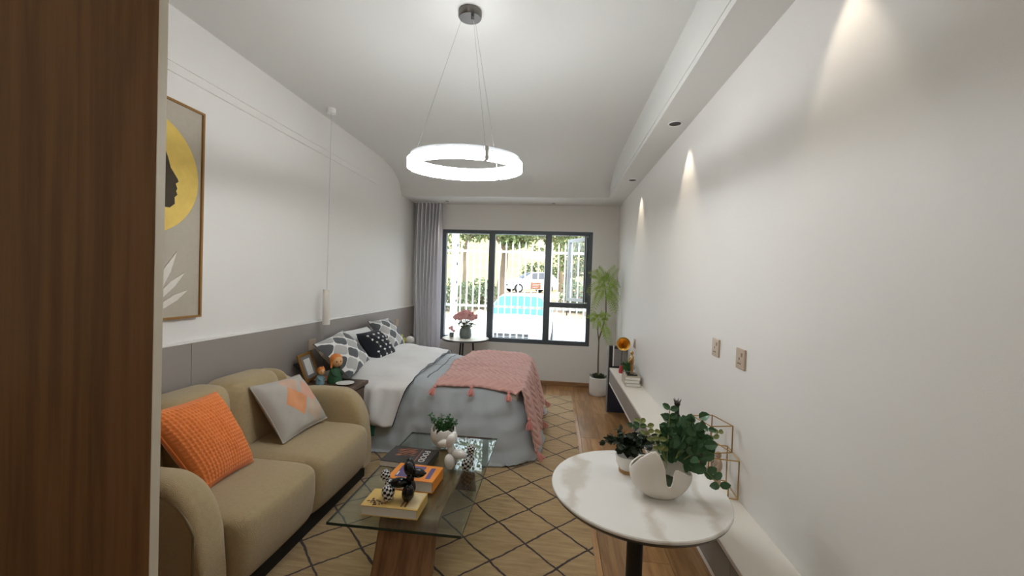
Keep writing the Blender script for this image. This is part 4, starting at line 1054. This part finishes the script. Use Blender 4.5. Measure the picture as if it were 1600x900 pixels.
for i in range(15):
    if i == 0: dx = dy = 0; dz = .36
    elif i < 6: a = i * 1.257; dx, dy, dz = .068 * cos(a), .068 * sin(a), .335
    else: a = i * .698; dx, dy, dz = .125 * cos(a), .105 * sin(a), .285 + .015 * (i % 2)
    p = Vector((-1.225 + dx, 5.42 + dy, .684 + dz)); stm.tube([(-1.215, 5.42, .78), (-1.215 + dx * .5, 5.42 + dy * .5, .684 + dz * .7), p], .003, 5)
    b = MB(); b.ell(p, (.036, .036, .034), 12, 9)
    for k in range(9):
        a = k * 2.4; tl = .1 + .25 * (k / 9); c_ = p + Vector((cos(a) * .030, sin(a) * .030, -.012 + .012 * (k % 3)))
        b.leaf(c_ + Vector((0, 0, -.025)), Vector((cos(a) * tl, sin(a) * tl, 1)), Vector((cos(a), sin(a), -.3)), .052, .055, .006, 2)
    b.build('rose', M['rose'], rv)
    for k in range(3): lv.leaf(Vector((-1.215, 5.42, .684)) + Vector((dx * .8, dy * .8, dz * .62)), (rnd.gauss(0, 1), rnd.gauss(0, 1), rnd.gauss(0, .5)), (0, 0, 1), .07, .035, .004, 2)
stm.build('stem', M['stemg'], rv); lv.build('foliage', M['bush'], rv, smooth=False)
sr = thing('rose_sprig', 'low glass with a small pink rose sprig on the round side table', 'flowers', (-1.42, 5.45, .684))
MB().lathe([(.0, 0), (.028, 0), (.032, .06), (.028, .06), (.024, .006), (.0, .005)], (-1.42, 5.45, .684), 18, False).build('glass', M['vasegreen'], sr)
b = MB()
for i in range(4): b.ell((-1.42 + .03 * cos(i * 1.6), 5.45 + .02 * sin(i * 1.6), .77 + .018 * i), (.02, .02, .02), 8, 6)
b.build('rosebud', M['rose'], sr)

# ------------------------------------------------------------------ coffee table
ck = thing('coffee_table', 'clear glass coffee table on a bent walnut plank base', 'table', (-.67, 2.18, .012))
GX0, GX1, GY0, GY1, GZ = -.972, -.362, 1.652, 2.72, .40
MB().box(GX0, GX1, GY0, GY1, GZ - .012, GZ).build('glass_top', M['tglass'], ck, smooth=False)
e_ = .0015; b = MB()
b.box(GX0 - e_, GX1 + e_, GY0 - e_, GY0, GZ - .012, GZ).box(GX0 - e_, GX1 + e_, GY1, GY1 + e_, GZ - .012, GZ).box(GX0 - e_, GX0, GY0, GY1, GZ - .012, GZ).box(GX1, GX1 + e_, GY0, GY1, GZ - .012, GZ)
b.build('glass_edge', M['tglassedge'], ck, smooth=False)
def plk(yz, x0, x1, t_=.022):
    b = MB(); n_ = len(yz); top = []; bot = []
    for i, (y, z) in enumerate(yz):
        a = Vector(yz[max(i - 1, 0)]); c = Vector(yz[min(i + 1, n_ - 1)]); d = (c - a).normalized(); nn_ = Vector((-d.y, d.x)); 
        top.append((y, z)); bot.append((y - nn_.x * t_, z - nn_.y * t_))
    V = [(x0, *q) for q in top] + [(x1, *q) for q in top] + [(x0, *q) for q in bot] + [(x1, *q) for q in bot]; Fq = []
    for i in range(n_ - 1):
        Fq += [(i, i + 1, n_ + i + 1, n_ + i), (2 * n_ + i, 3 * n_ + i, 3 * n_ + i + 1, 2 * n_ + i + 1), (i, 2 * n_ + i, 2 * n_ + i + 1, i + 1), (n_ + i, n_ + i + 1, 3 * n_ + i + 1, 3 * n_ + i)]
    Fq += [(0, n_, 3 * n_, 2 * n_), (n_ - 1, 3 * n_ - 1, 4 * n_ - 1, 2 * n_ - 1)]
    return b.add(V, Fq)
yz = [(1.615, .036), (1.70, .20), (1.755, .335)] + [(1.80 - .045 * cos(a), .335 + .05 * sin(a) * 1.0) for a in [pi / 8 * k for k in range(1, 4)]] + [(1.82, .386), (2.05, .387), (2.50, .387)] + [(2.555, .38), (2.59, .345), (2.64, .2), (2.72, .036)]
plk(yz, -.775, -.497).build('plank_base', M['tablewood'], ck, ang=50)

# books on the coffee table
bkY = closed_book('book', 'thick mustard hardback on the coffee table under the black balloon dog', (-.718, 1.80, GZ), (1, .0, 0), (0, 1, 0), .135, .075, .046, M['book_yellow'])
zt_ = GZ + .046
MB().box(-.64, -.588, 1.735, 1.868, zt_ - .0, zt_ + .0006).build('cover_panel', M['book_cream'], bkY, smooth=False)
for i in range(2): MB().box(-.652 - .018 * i, -.645 - .018 * i, 1.742, 1.85, zt_, zt_ + .0006).build('printed_line', M['ink'], bkY, smooth=False)
b = MB(); rnd = random.Random(2)
for i in range(26):
    a = rnd.uniform(0, 2 * pi); r = rnd.uniform(0, .032); b.leaf((-.79 + r * cos(a) * 1.1, 1.765 + r * sin(a) * .6, zt_ + .0004), (cos(a), sin(a), 0), (0, 0, 1), .018, .009)
b.build('printed_motif', M['ink'], bkY, smooth=False)
bkO = closed_book('book', 'orange and violet hardback lying between two other books', (-.705, 2.045, GZ), (1, -.05, 0), (.05, 1, 0), .125, .085, .058, M['book_orange'])
zt_ = GZ + .058
MB().box(-.80, -.665, 1.985, 2.11, zt_, zt_ + .0006).build('cover_picture', M['book_purple'], bkO, smooth=False)
MB().box(-.635, -.61, 1.985, 2.10, zt_, zt_ + .0006).build('title_bar', M['book_purple'], bkO, smooth=False)
MB().box(-.797, -.79, 2.0, 2.04, zt_ + .0006, zt_ + .001).build('printed_line', M['inkwhite'], bkO, smooth=False)
bkB = closed_book('book', 'black cookbook titled FOOD with an ember-coloured picture', (-.825, 2.285, GZ), (1, -.07, 0), (.07, 1, 0), .142, .105, .036, M['book_black'])
zt_ = GZ + .036
b = MB(); rnd = random.Random(3)
for i in range(34):
    a = rnd.uniform(0, 2 * pi); b.leaf((-.875 + rnd.uniform(-.055, .05), 2.305 + rnd.uniform(-.045, .045), zt_ + .0005), (.8, .55, 0), (0, 0, 1), .05, .008)
b.build('cover_picture', M['ember'], bkB, smooth=False)
text_mesh('FOOD', .052, 'title', M['inkwhite'], bkB, (-.755, 2.355, zt_ + .0005), (.0, -1, 0), (1, 0, 0))
MB().box(-.776, -.772, 2.20, 2.37, zt_, zt_ + .0006).build('printed_line', M['ember'], bkB, smooth=False)

# balloon dog ornaments
def balloon_dog(label, c, fwd, s_, mA, mB):
    c = Vector(c); fx = Vector(fwd).normalized(); sx_ = Vector((-fx.y, fx.x, 0)); r = thing('balloon_dog_ornament', label, 'ornament', c)
    def E(nm, p, d, L, Rr, m_):
        d = Vector(d).normalized(); dd = fx * d.x + sx_ * d.y + Vector((0, 0, d.z)); R = Vector((0, 0, 1)).rotation_difference(dd).to_matrix()
        q = c + fx * p[0] * s_ + sx_ * p[1] * s_ + Vector((0, 0, p[2] * s_)); MB().ell(q, (Rr * s_, Rr * s_, L * s_), 24, 14, R).build(nm, m_, r)
    for k in (-1, 1):
        E('hind_leg', (-.31, .13 * k, .24), (-.18, .15 * k, 1), .245, .15, mB)
        E('front_leg', (.24, .13 * k, .245), (.12, .15 * k, 1), .25, .165, mA)
        E('ear', (.24, .10 * k, .90), (-.25, .1 * k, 1), .21, .135, mA)
    E('trunk', (-.02, 0, .47), (1, 0, .05), .25, .14, mA if mA is not mB else mB)
    E('neck', (.27, 0, .60), (.0, 0, 1), .15, .11, mA)
    E('muzzle', (.47, 0, .74), (1, 0, -.12), .21, .125, mA)
    E('nose_knot', (.675, 0, .725), (1, 0, 0), .03, .03, mA)
    E('tail', (-.40, 0, .67), (-.25, 0, 1), .17, .125, mB)
    return r
balloon_dog('glossy black balloon dog ornament with checked hind legs standing on the mustard book', (-.695, 1.80, GZ + .046), (1, .18, 0), .172, M['blackgloss'], M['check'])
balloon_dog('white balloon dog ornament with checked tail standing on the glass table', (-.52, 2.24, GZ), (-1, .12, 0), .185, M['white'], M['check'])
# egg shell planter
eg = thing('eggshell_planter', 'cracked eggshell planter with small green plant on the glass table', 'plant', (-.69, 2.52, GZ))
def eggfn(u, v):
    a = u * 2 * pi; rim = .118 + .020 * (abs(((u * 7) % 1) - .5) * 2) + .01 * sin(a * 3)
    if abs(((u - .70) % 1) - .0) < .06: rim -= .035 * (1 - abs(u - .70) / .06)
    z = v * rim; r = .083 * sqrt(max(0, 1 - ((z - .085) / .088) ** 2)) if z < .085 else .083 * sqrt(1 - ((z - .085) / .115) ** 2)
    return (-.69 + max(r, .001) * cos(a), 2.52 + max(r, .001) * sin(a), GZ + z)
MB().grid(eggfn, 70, 14, True).build('shell', M['whitepot'], eg, ang=180, solid=-.004)
MB().lathe([(.0, .085), (.07, .085), (.07, .078)], (-.69, 2.52, GZ), 24, False).build('soil', M['soil'], eg)
b = MB(); rnd = random.Random(8)
for i in range(26):
    a = rnd.uniform(0, 2 * pi); t_ = Vector((cos(a) * rnd.uniform(.02, .125), sin(a) * rnd.uniform(.02, .09), rnd.uniform(.12, .235))); p0 = Vector((-.69, 2.52, GZ + .08)); b.tube([p0, p0.lerp(Vector((-.69, 2.52, GZ)) + t_, .6) + Vector((0, 0, .02)), Vector((-.69, 2.52, GZ)) + t_], .0014, 4)
    for k in range(12):
        q = p0.lerp(Vector((-.69, 2.52, GZ)) + t_, .35 + .65 * k / 11); b.leaf(q, (rnd.gauss(0, 1), rnd.gauss(0, 1), rnd.gauss(.4, .6)), (rnd.gauss(0, 1), rnd.gauss(0, 1), 1), .022, .014, .002)
b.build('foliage', M['green'], eg, smooth=False)

# ------------------------------------------------------------------ round marble table
tb = thing('cafe_table', 'round white marble cafe table on a black pedestal', 'table', (.332, 1.515, 0))
TX, TYc, TZ, TR = .332, 1.512, .75, .317
MB().lathe([(.0, TZ - .012), (TR - .003, TZ - .012), (TR, TZ - .009), (TR, TZ - .003), (TR - .003, TZ), (.0, TZ)], (TX, TYc, 0), 96, False).build('table_top', M['marble'], tb)
MB().lathe([(.0, TZ - .026), (TR - .012, TZ - .026), (TR - .003, TZ - .0165), (TR - .003, TZ - .012), (.0, TZ - .012)], (TX, TYc, 0), 96, False).build('under_plate', M['metal_dark'], tb)
MB().lathe([(.034, .02), (.030, .3), (.029, .60), (.033, TZ - .035), (.08, TZ - .03), (.08, TZ - .026)], (TX, TYc, 0), 32).build('pedestal', M['black'], tb)
MB().lathe([(.22, 0), (.22, .008), (.20, .014), (.05, .022), (.034, .04)], (TX, TYc, .0125), 48).build('base_plate', M['black'], tb)
# crescent planter
VX, VY = .398, 1.455
cp = thing('crescent_planter', 'cream wave-cut ceramic planter with round green leaves on the marble table', 'plant', (VX, VY, TZ))
def rimz(x_, front):        # x_ in -1..1
    if front:
        pts = [(-1, .10), (-.85, .145), (-.62, .170), (-.42, .174), (-.22, .164), (-.08, .145), (.0, .12), (.02, .095), (.06, .07), (.13, .060), (.22, .062), (.26, .085), (.29, .108), (.36, .120), (.46, .120), (.62, .112), (.82, .098), (1, .09)]
    else:
        pts = [(-1, .10), (-.6, .125), (-.2, .12), (.1, .125), (.35, .14), (.6, .135), (.85, .11), (1, .09)]
    for (a, za), (c, zc_) in zip(pts, pts[1:]):
        if a <= x_ <= c: return lerp(za, zc_, (x_ - a) / (c - a))
    return pts[-1][1]
def vfn(u, v):
    a = u * 2 * pi; cx_, sy_ = cos(a), sin(a)
    zr = rimz(max(-1, min(1, cx_)), sy_ < 0)
    z = v * zr
    k = sqrt(max(.0, 1 - ((z - .09) / .098) ** 2)) if z < .09 else 1 - .35 * ((z - .09) / .08) ** 2
    k = max(k, .38 if z < .02 else .3)
    return (VX + .108 * k * cx_, VY + .062 * k * sy_, TZ + z)
b = MB().grid(vfn, 200, 20, True); b.f.append(tuple(reversed(range(200)))); b.uv = {}
b.build('planter', M['whitepot'], cp, ang=180, solid=-.006)
MB().lathe([(.0, .0), (.05, .0)], (VX + .01, VY, TZ + .06), 20, False).build('soil', M['soil'], cp)
rnd = random.Random(21)
lf = MB(); sm = MB(); pale = MB()
base = Vector((VX + .04, VY + .01, TZ + .09))
for i in range(150):
    p = Vector((VX + .083 + rnd.gauss(0, .034), VY + .035 + rnd.gauss(0, .026), TZ + .165 + rnd.gauss(0, .042)))
    if p.z < TZ + .10: p.z = TZ + .11 + rnd.random() * .05
    d = (p - base).normalized() + Vector((rnd.gauss(0, .5), rnd.gauss(0, .5) - .4, rnd.gauss(0, .3)))
    L = rnd.uniform(.028, .045); lf.leaf(p, d, Vector((rnd.gauss(0, .4), -1, .6)), L, L * .85, .004, 2)
def sprig(pts, nleaf, size, tgt, r=.0018):
    pts = [Vector(p) for p in pts]; sm.tube(pts, r, 5)
    for k in range(nleaf):
        t_ = (k + 1) / nleaf * (len(pts) - 1); i = min(int(t_), len(pts) - 2); q = pts[i].lerp(pts[i + 1], t_ - i)
        for sg_ in (-1, 1): tgt.leaf(q, Vector((sg_ * .8, rnd.gauss(0, .4), rnd.uniform(-.1, .7))), Vector((0, -1, .5)), size, size * .72, .003, 2)
B = (VX, VY, TZ)
def R3(dx, dy, dz): return (VX + dx, VY + dy, TZ + dz)
sprig([R3(.02, 0, .1), R3(.03, .03, .2), R3(.035, .04, .30)], 7, .032, lf)
sprig([R3(.02, 0, .12), R3(-.01, .02, .22), R3(-.07, .03, .25)], 5, .026, pale)
sprig([R3(.02, 0, .12), R3(-.02, .01, .19), R3(-.055, .02, .21)], 3, .022, pale)
sprig([R3(-.05, .02, .24), R3(-.10, .02, .235)], 2, .026, lf)
sprig([R3(.05, 0, .14), R3(.13, .03, .20), R3(.17, .04, .24)], 3, .028, lf)
sprig([R3(.08, 0, .14), R3(.17, .03, .19), R3(.21, .05, .225)], 4, .024, pale)
sprig([R3(.05, 0, .14), R3(.09, .02, .22), R3(.10, .03, .26)], 2, .02, pale)
sprig([R3(.08, 0, .12), R3(.15, -.02, .11), R3(.19, -.03, .07)], 4, .036, lf)
lf.build('foliage', M['green2'], cp, smooth=False); sm.build('stem', M['stemg'], cp); o = pale.build('pale_leaf', M['stemg'], cp, smooth=False); o['kind'] = 'stuff'
# small pot
SPX, SPY = .315, 1.625
sp = thing('potted_plant', 'dark-leaved plant in a small white pot with wooden base on the marble table', 'plant', (SPX, SPY, TZ))
MB().lathe([(.030, .0), (.033, .001), (.034, .014), (.033, .015)], (SPX, SPY, TZ), 28).build('wood_base', M['oakbase'], sp)
MB().lathe([(.032, .015), (.044, .038), (.048, .062), (.048, .07), (.043, .07), (.042, .058), (.0, .052)], (SPX, SPY, TZ), 32, False).build('pot', M['white'], sp)
b = MB(); st_ = MB(); rnd = random.Random(31)
for i in range(38):
    a = rnd.uniform(0, 2 * pi); rr_ = rnd.uniform(.02, .125); tip = Vector((SPX + .015 + cos(a) * rr_, SPY + sin(a) * rr_ * .6, TZ + .08 + rnd.uniform(.2, 1) * .10 * (1.2 - rr_ * 5.5))); p0 = Vector((SPX, SPY, TZ + .055))
    mid = p0.lerp(tip, .5) + Vector((0, 0, .03)); st_.tube([p0, mid, tip], .0016, 4)
    for k in range(9):
        q = mid.lerp(tip, k / 8) if k % 2 else p0.lerp(mid, .5 + k / 16); b.leaf(q, (rnd.gauss(0, 1), rnd.gauss(0, 1), rnd.gauss(.2, .6)), (rnd.gauss(0, 1), rnd.gauss(0, 1), 1), .028, .021, .002, 2)
b.build('foliage', M['greendark'], sp, smooth=False); st_.build('stem', M['greendark'], sp)

# ------------------------------------------------------------------ long wall ledge
LX, LZ0, LZ1, LY0, LY1 = .667, .345, .53, -.6, 4.70
lg = thing('wall_ledge', 'long floating ledge cabinet with cream top along the white wall', 'cabinet', (.77, 2.05, LZ0))
MB().box(LX + .012, XR, LY0, LY1, LZ0, LZ1 - .02).build('carcass', M['whitetrim'], lg, smooth=False)
MB().box(LX - .002, XR, LY0, LY1 + .004, LZ1 - .02, LZ1).build('ledge_top', M['stone'], lg, smooth=False, bevel=.003)
ed_ = [LY0, .45, 1.5, 2.56, 3.63, LY1]
for a, c in zip(ed_, ed_[1:]): MB().box(LX, LX + .012, a + .0015, c - .0015, LZ0 + .022, LZ1 - .024).build('drawer_front', M['ledgegrey'], lg, smooth=False)
MB().box(LX, LX + .012, LY0, LY1, LZ0, LZ0 + .02).build('bottom_rail', M['whitetrim'], lg, smooth=False)
# tall slim unit at the end of the ledge
tu = thing('slim_unit', 'tall slim black-fronted unit with pale edges beyond the ledge end', 'cabinet', (.76, 4.78, 0))
MB().box(.655, XR, 4.735, 4.815, 0, .775).build('carcass', M['panelblue'], tu, smooth=False)
MB().box(.66, .702, 4.727, 4.735, .545, .775).build('door', M['black'], tu, smooth=False)
MB().box(.714, XR, 4.727, 4.735, .545, .745).build('side_panel', M['panelgrey'], tu, smooth=False)
MB().box(.702, .714, 4.722, 4.735, .545, .785).build('edge_strip', M['whitetrim'], tu, smooth=False)
MB().box(.650, .660, 4.722, 4.815, 0, .785).build('edge_strip', M['panelgrey'], tu, smooth=False)
# things on the ledge
for i, (l_, x_) in enumerate((('bottom cream book of the stack under the gold statuette', .775), ('middle cream book of the stack under the gold statuette', .77), ('top cream book of the stack under the gold statuette', .778))):
    closed_book('book', l_, (x_, 3.98, LZ1 + .0305 * i), (-1, .04 * i, 0), (.04 * i, 1, 0), .072, .11, .030, M['bookcream'], 'cream books stacked on the ledge')
tz0 = LZ1 + .0915
stt = thing('statuette', 'slender gold statuette on a black base on top of the cream books', 'statue', (.775, 3.97, tz0))
MB().box(.725, .825, 3.925, 4.015, tz0, tz0 + .016).build('base', M['blackgloss'], stt, smooth=False, bevel=.003)
b = MB()
for k in (-1, 1): b.tube([(.775, 3.97 + .014 * k, tz0 + .016), (.778, 3.97 + .016 * k, tz0 + .055), (.775, 3.97 + .014 * k, tz0 + .10)], [.010, .011, .014], 10)
b.ell((.775, 3.97, tz0 + .135), (.020, .028, .048), 14, 10); b.ell((.775, 3.97, tz0 + .17), (.018, .032, .02), 14, 8)
b.tube([(.775, 3.97, tz0 + .175), (.775, 3.97, tz0 + .20)], [.009, .008], 8); b.ell((.773, 3.97, tz0 + .215), (.016, .015, .020), 12, 8)
b.tube([(.775, 4.0, tz0 + .175), (.755, 4.012, tz0 + .14), (.745, 3.99, tz0 + .115)], [.008, .007, .006], 8); b.tube([(.775, 3.94, tz0 + .175), (.75, 3.925, tz0 + .15), (.742, 3.95, tz0 + .13)], [.008, .007, .006], 8)
b.build('figure', M['brass'], stt)
hn = thing('gold_horn_lamp', 'gold flared horn on a black stem with red foot on the ledge', 'lamp', (.755, 4.42, LZ1))
hd = Vector((-.12, -1, .12)).normalized(); hc_ = Vector((.765, 4.42, LZ1 + .325))
MB().lathe([(.012, -.12), (.02, -.08), (.036, -.04), (.058, -.01), (.072, .0), (.074, .002), (.068, .001), (.052, -.014), (.03, -.045), (.014, -.085), (.0, -.10)], hc_, 36, False, hd).build('horn', M['gold'], hn)
MB().tube([(.755, 4.45, LZ1 + .02), (.757, 4.46, LZ1 + .2), hc_ - hd * .10], .005, 8).build('stem', M['black'], hn)
MB().lathe([(.0, 0), (.024, 0), (.026, .03), (.018, .07), (.008, .085)], (.755, 4.45, LZ1), 20).build('foot', M['red'], hn)
gp_ = thing('potted_grass', 'bushy dark green plant in a small dark bowl on the ledge', 'plant', (.79, 4.24, LZ1))
MB().lathe([(.0, 0), (.04, 0), (.055, .03), (.058, .06), (.052, .06), (.0, .05)], (.79, 4.24, LZ1), 24, False).build('bowl', M['metal_dark'], gp_)
b = MB(); rnd = random.Random(77)
for i in range(240):
    a = rnd.uniform(0, 2 * pi); r = rnd.uniform(0, .055); p = Vector((.785 + r * cos(a), 4.24 + r * sin(a), LZ1 + .055 + rnd.uniform(0, .08))); b.leaf(p, (cos(a) * .7 + rnd.gauss(0, .2), sin(a) * .7 + rnd.gauss(0, .2), 1), (cos(a), sin(a), 0), rnd.uniform(.04, .075), .010, .001)
b.v = [(min(q[0], XR - .004), q[1], q[2]) for q in b.v]
b.build('foliage', M['green'], gp_, smooth=False)
# black bird-like bottle
bb = thing('black_ornament', 'black round-bodied ornament with curved spout and crowned neck behind the planter', 'ornament', (.77, 2.52, LZ1))
MB().lathe([(.0, 0), (.03, 0), (.034, .006), (.05, .04), (.062, .085), (.055, .13), (.03, .165), (.014, .19), (.012, .235), (.018, .25), (.016, .262), (.0, .264)], (.772, 2.52, LZ1), 28, False).build('body', M['black'], bb)
MB().tube([(.75, 2.50, LZ1 + .165), (.715, 2.47, LZ1 + .165), (.69, 2.45, LZ1 + .185), (.68, 2.44, LZ1 + .21)], [.016, .013, .011, .008], 10).build('spout', M['black'], bb)
b = MB()
for i in range(6): a = i * pi / 3; b.lathe([(.006, 0), (.0, .03)], (.772 + .012 * cos(a), 2.52 + .012 * sin(a), LZ1 + .258), 6, True, (cos(a) * .5, sin(a) * .5, 1))
b.build('crown', M['metal_dark'], bb)
bv = MB().lathe([(.0, 0), (.040, 0), (.044, .01), (.044, .15), (.038, .175), (.014, .19), (.014, .22), (.0, .22)], (.79, 2.22, LZ1), 28, False)
tag(bv.build('black_jar', M['black'], None), 'black cylindrical jar on the ledge beside the brass wire cubes', 'jar')
# brass wire cubes with a small figure
wc = thing('wire_lantern', 'stacked brass wire cube frames holding a small bronze figure', 'ornament', (.775, 1.96, LZ1))
def wirebox(c, hx_, hy_, hz_, rot, lab):
    b = MB(); q = []
    for sz in (-1, 1):
        for sx, sy in ((-1, -1), (1, -1), (1, 1), (-1, 1)):
            x_, y_ = sx * hx_, sy * hy_; q.append(Vector((c[0] + x_ * cos(rot) - y_ * sin(rot), c[1] + x_ * sin(rot) + y_ * cos(rot), c[2] + sz * hz_)))
    for i in range(4):
        for a, e2 in ((i, (i + 1) % 4), (4 + i, 4 + (i + 1) % 4), (i, 4 + i)): b.cyl(q[a], q[e2], .0028, n=6)
    b.build('wire_frame', M['brass'], wc)
wirebox((.772, 1.99, LZ1 + .27), .055, .075, .062, .25, 'a')
wirebox((.785, 1.93, LZ1 + .123), .062, .085, .085, -.12, 'b')
b = MB(); 
for k in (-1, 1):
    b.cyl((.79 + .045 * k, 1.93, LZ1), (.79 + .045 * k, 1.93, LZ1 + .04), .003, n=6)
b.build('foot', M['brass'], wc)
b = MB(); bz = LZ1 + .041
for k in (-1, 1): b.tube([(.785, 1.93 + .014 * k, bz), (.785, 1.93 + .016 * k, bz + .05), (.785, 1.93 + .01 * k, bz + .085)], [.008, .009, .011], 8)
b.ell((.785, 1.93, bz + .105), (.018, .024, .036), 12, 8); b.ell((.785, 1.93, bz + .152), (.014, .013, .017), 10, 8); b.tube([(.785, 1.952, bz + .125), (.765, 1.965, bz + .10), (.757, 1.945, bz + .085)], .007, 8); b.tube([(.785, 1.908, bz + .125), (.765, 1.895, bz + .10), (.757, 1.915, bz + .085)], .007, 8)
b.build('figure', M['outlet'], wc)

# ------------------------------------------------------------------ tall fern tree in the corner
ft = thing('potted_tree', 'tall fern-leaved tree in a round white pot in the window corner', 'plant', (.63, 5.46, 0))
MB().lathe([(.0, 0), (.105, 0), (.118, .02), (.122, .12), (.118, .232), (.11, .24), (.10, .235), (.10, .22), (.0, .215)], (.63, 5.46, 0), 40, False).build('pot', M['white'], ft)
b = MB(); rnd = random.Random(5)
b.lathe([(.0, .26), (.06, .25), (.099, .225)], (.63, 5.46, 0), 24, False)
for i in range(160): a = rnd.uniform(0, 2 * pi); r = rnd.uniform(0, .105); b.leaf((.63 + r * cos(a), 5.46 + r * sin(a), .23 + .02 * rnd.random()), (cos(a), sin(a), 1.2), (0, 0, 1), .035, .02)
b.build('moss', M['soil'], ft, smooth=False)
trunkA = [(.625, 5.46, .22), (.618, 5.46, .5), (.62, 5.47, .75), (.665, 5.47, .92), (.70, 5.47, 1.10), (.69, 5.46, 1.35), (.66, 5.46, 1.52)]
trunkB = [(.62, 5.465, .70), (.60, 5.47, .86), (.602, 5.46, 1.02)]
MB().tube(trunkA, [.011, .010, .009, .009, .008, .007, .005], 8).build('trunk', M['stem'], ft)
MB().tube(trunkB, [.008, .007, .005], 8).build('trunk', M['stem'], ft)
def frond(p, tip, droop, nl, ll, bend=.0):
    p, tip = Vector(p), Vector(tip); mid = p.lerp(tip, .5) + Vector((0, 0, droop)); pts = []
    for i in range(13): t_ = i / 12; pts.append(p * (1 - t_) ** 2 + mid * 2 * t_ * (1 - t_) + tip * t_ ** 2)
    b = MB(); b.tube(pts, .0022, 4)
    for k in range(nl):
        t_ = .18 + .82 * k / (nl - 1); i = min(int(t_ * 12), 11); q = pts[i].lerp(pts[i + 1], t_ * 12 - i); d = (pts[i + 1] - pts[i]).normalized(); s_ = d.cross(Vector((.2, -1, .25))).normalized(); L = ll * (1 - .55 * abs(t_ - .45))
        for sg_ in (-1, 1): b.leaf(q, s_ * sg_ + d * .55 + Vector((0, 0, -.15)), Vector((.1, -1, .4)), L, L * .16, .002)
    b.v = [(min(q[0], XR - .006), min(q[1], D - .006), q[2]) for q in b.v]
    b.build('frond', M['fern'], ft, smooth=False)
for p, tip, dr in (((.66, 5.46, 1.50), (.57, 5.42, 1.70), .05), ((.66, 5.46, 1.50), (.80, 5.44, 1.72), .03), ((.66, 5.46, 1.50), (.47, 5.38, 1.62), .10), ((.665, 5.46, 1.47), (.84, 5.40, 1.46), .12), ((.665, 5.46, 1.46), (.45, 5.36, 1.38), .13), ((.67, 5.46, 1.45), (.70, 5.26, 1.33), .14),
                   ((.67, 5.46, 1.44), (.55, 5.32, 1.25), .12), ((.68, 5.46, 1.42), (.85, 5.36, 1.30), .12), ((.68, 5.46, 1.40), (.84, 5.44, 1.16), .13), ((.68, 5.46, 1.40), (.52, 5.40, 1.15), .16), ((.68, 5.46, 1.38), (.78, 5.34, 1.14), .13), ((.66, 5.46, 1.50), (.66, 5.34, 1.62), .05), ((.665, 5.46, 1.48), (.60, 5.30, 1.48), .1), ((.665, 5.46, 1.48), (.76, 5.32, 1.50), .1),
                   ((.602, 5.46, 1.02), (.48, 5.40, 1.03), .06), ((.602, 5.46, 1.02), (.72, 5.42, 1.06), .05), ((.602, 5.46, 1.02), (.70, 5.38, .80), .12), ((.602, 5.46, 1.02), (.55, 5.34, .92), .1), ((.602, 5.46, 1.02), (.62, 5.36, 1.10), .03), ((.67, 5.47, .94), (.74, 5.36, .72), .08)):
    frond(p, tip, dr, 12, .088)
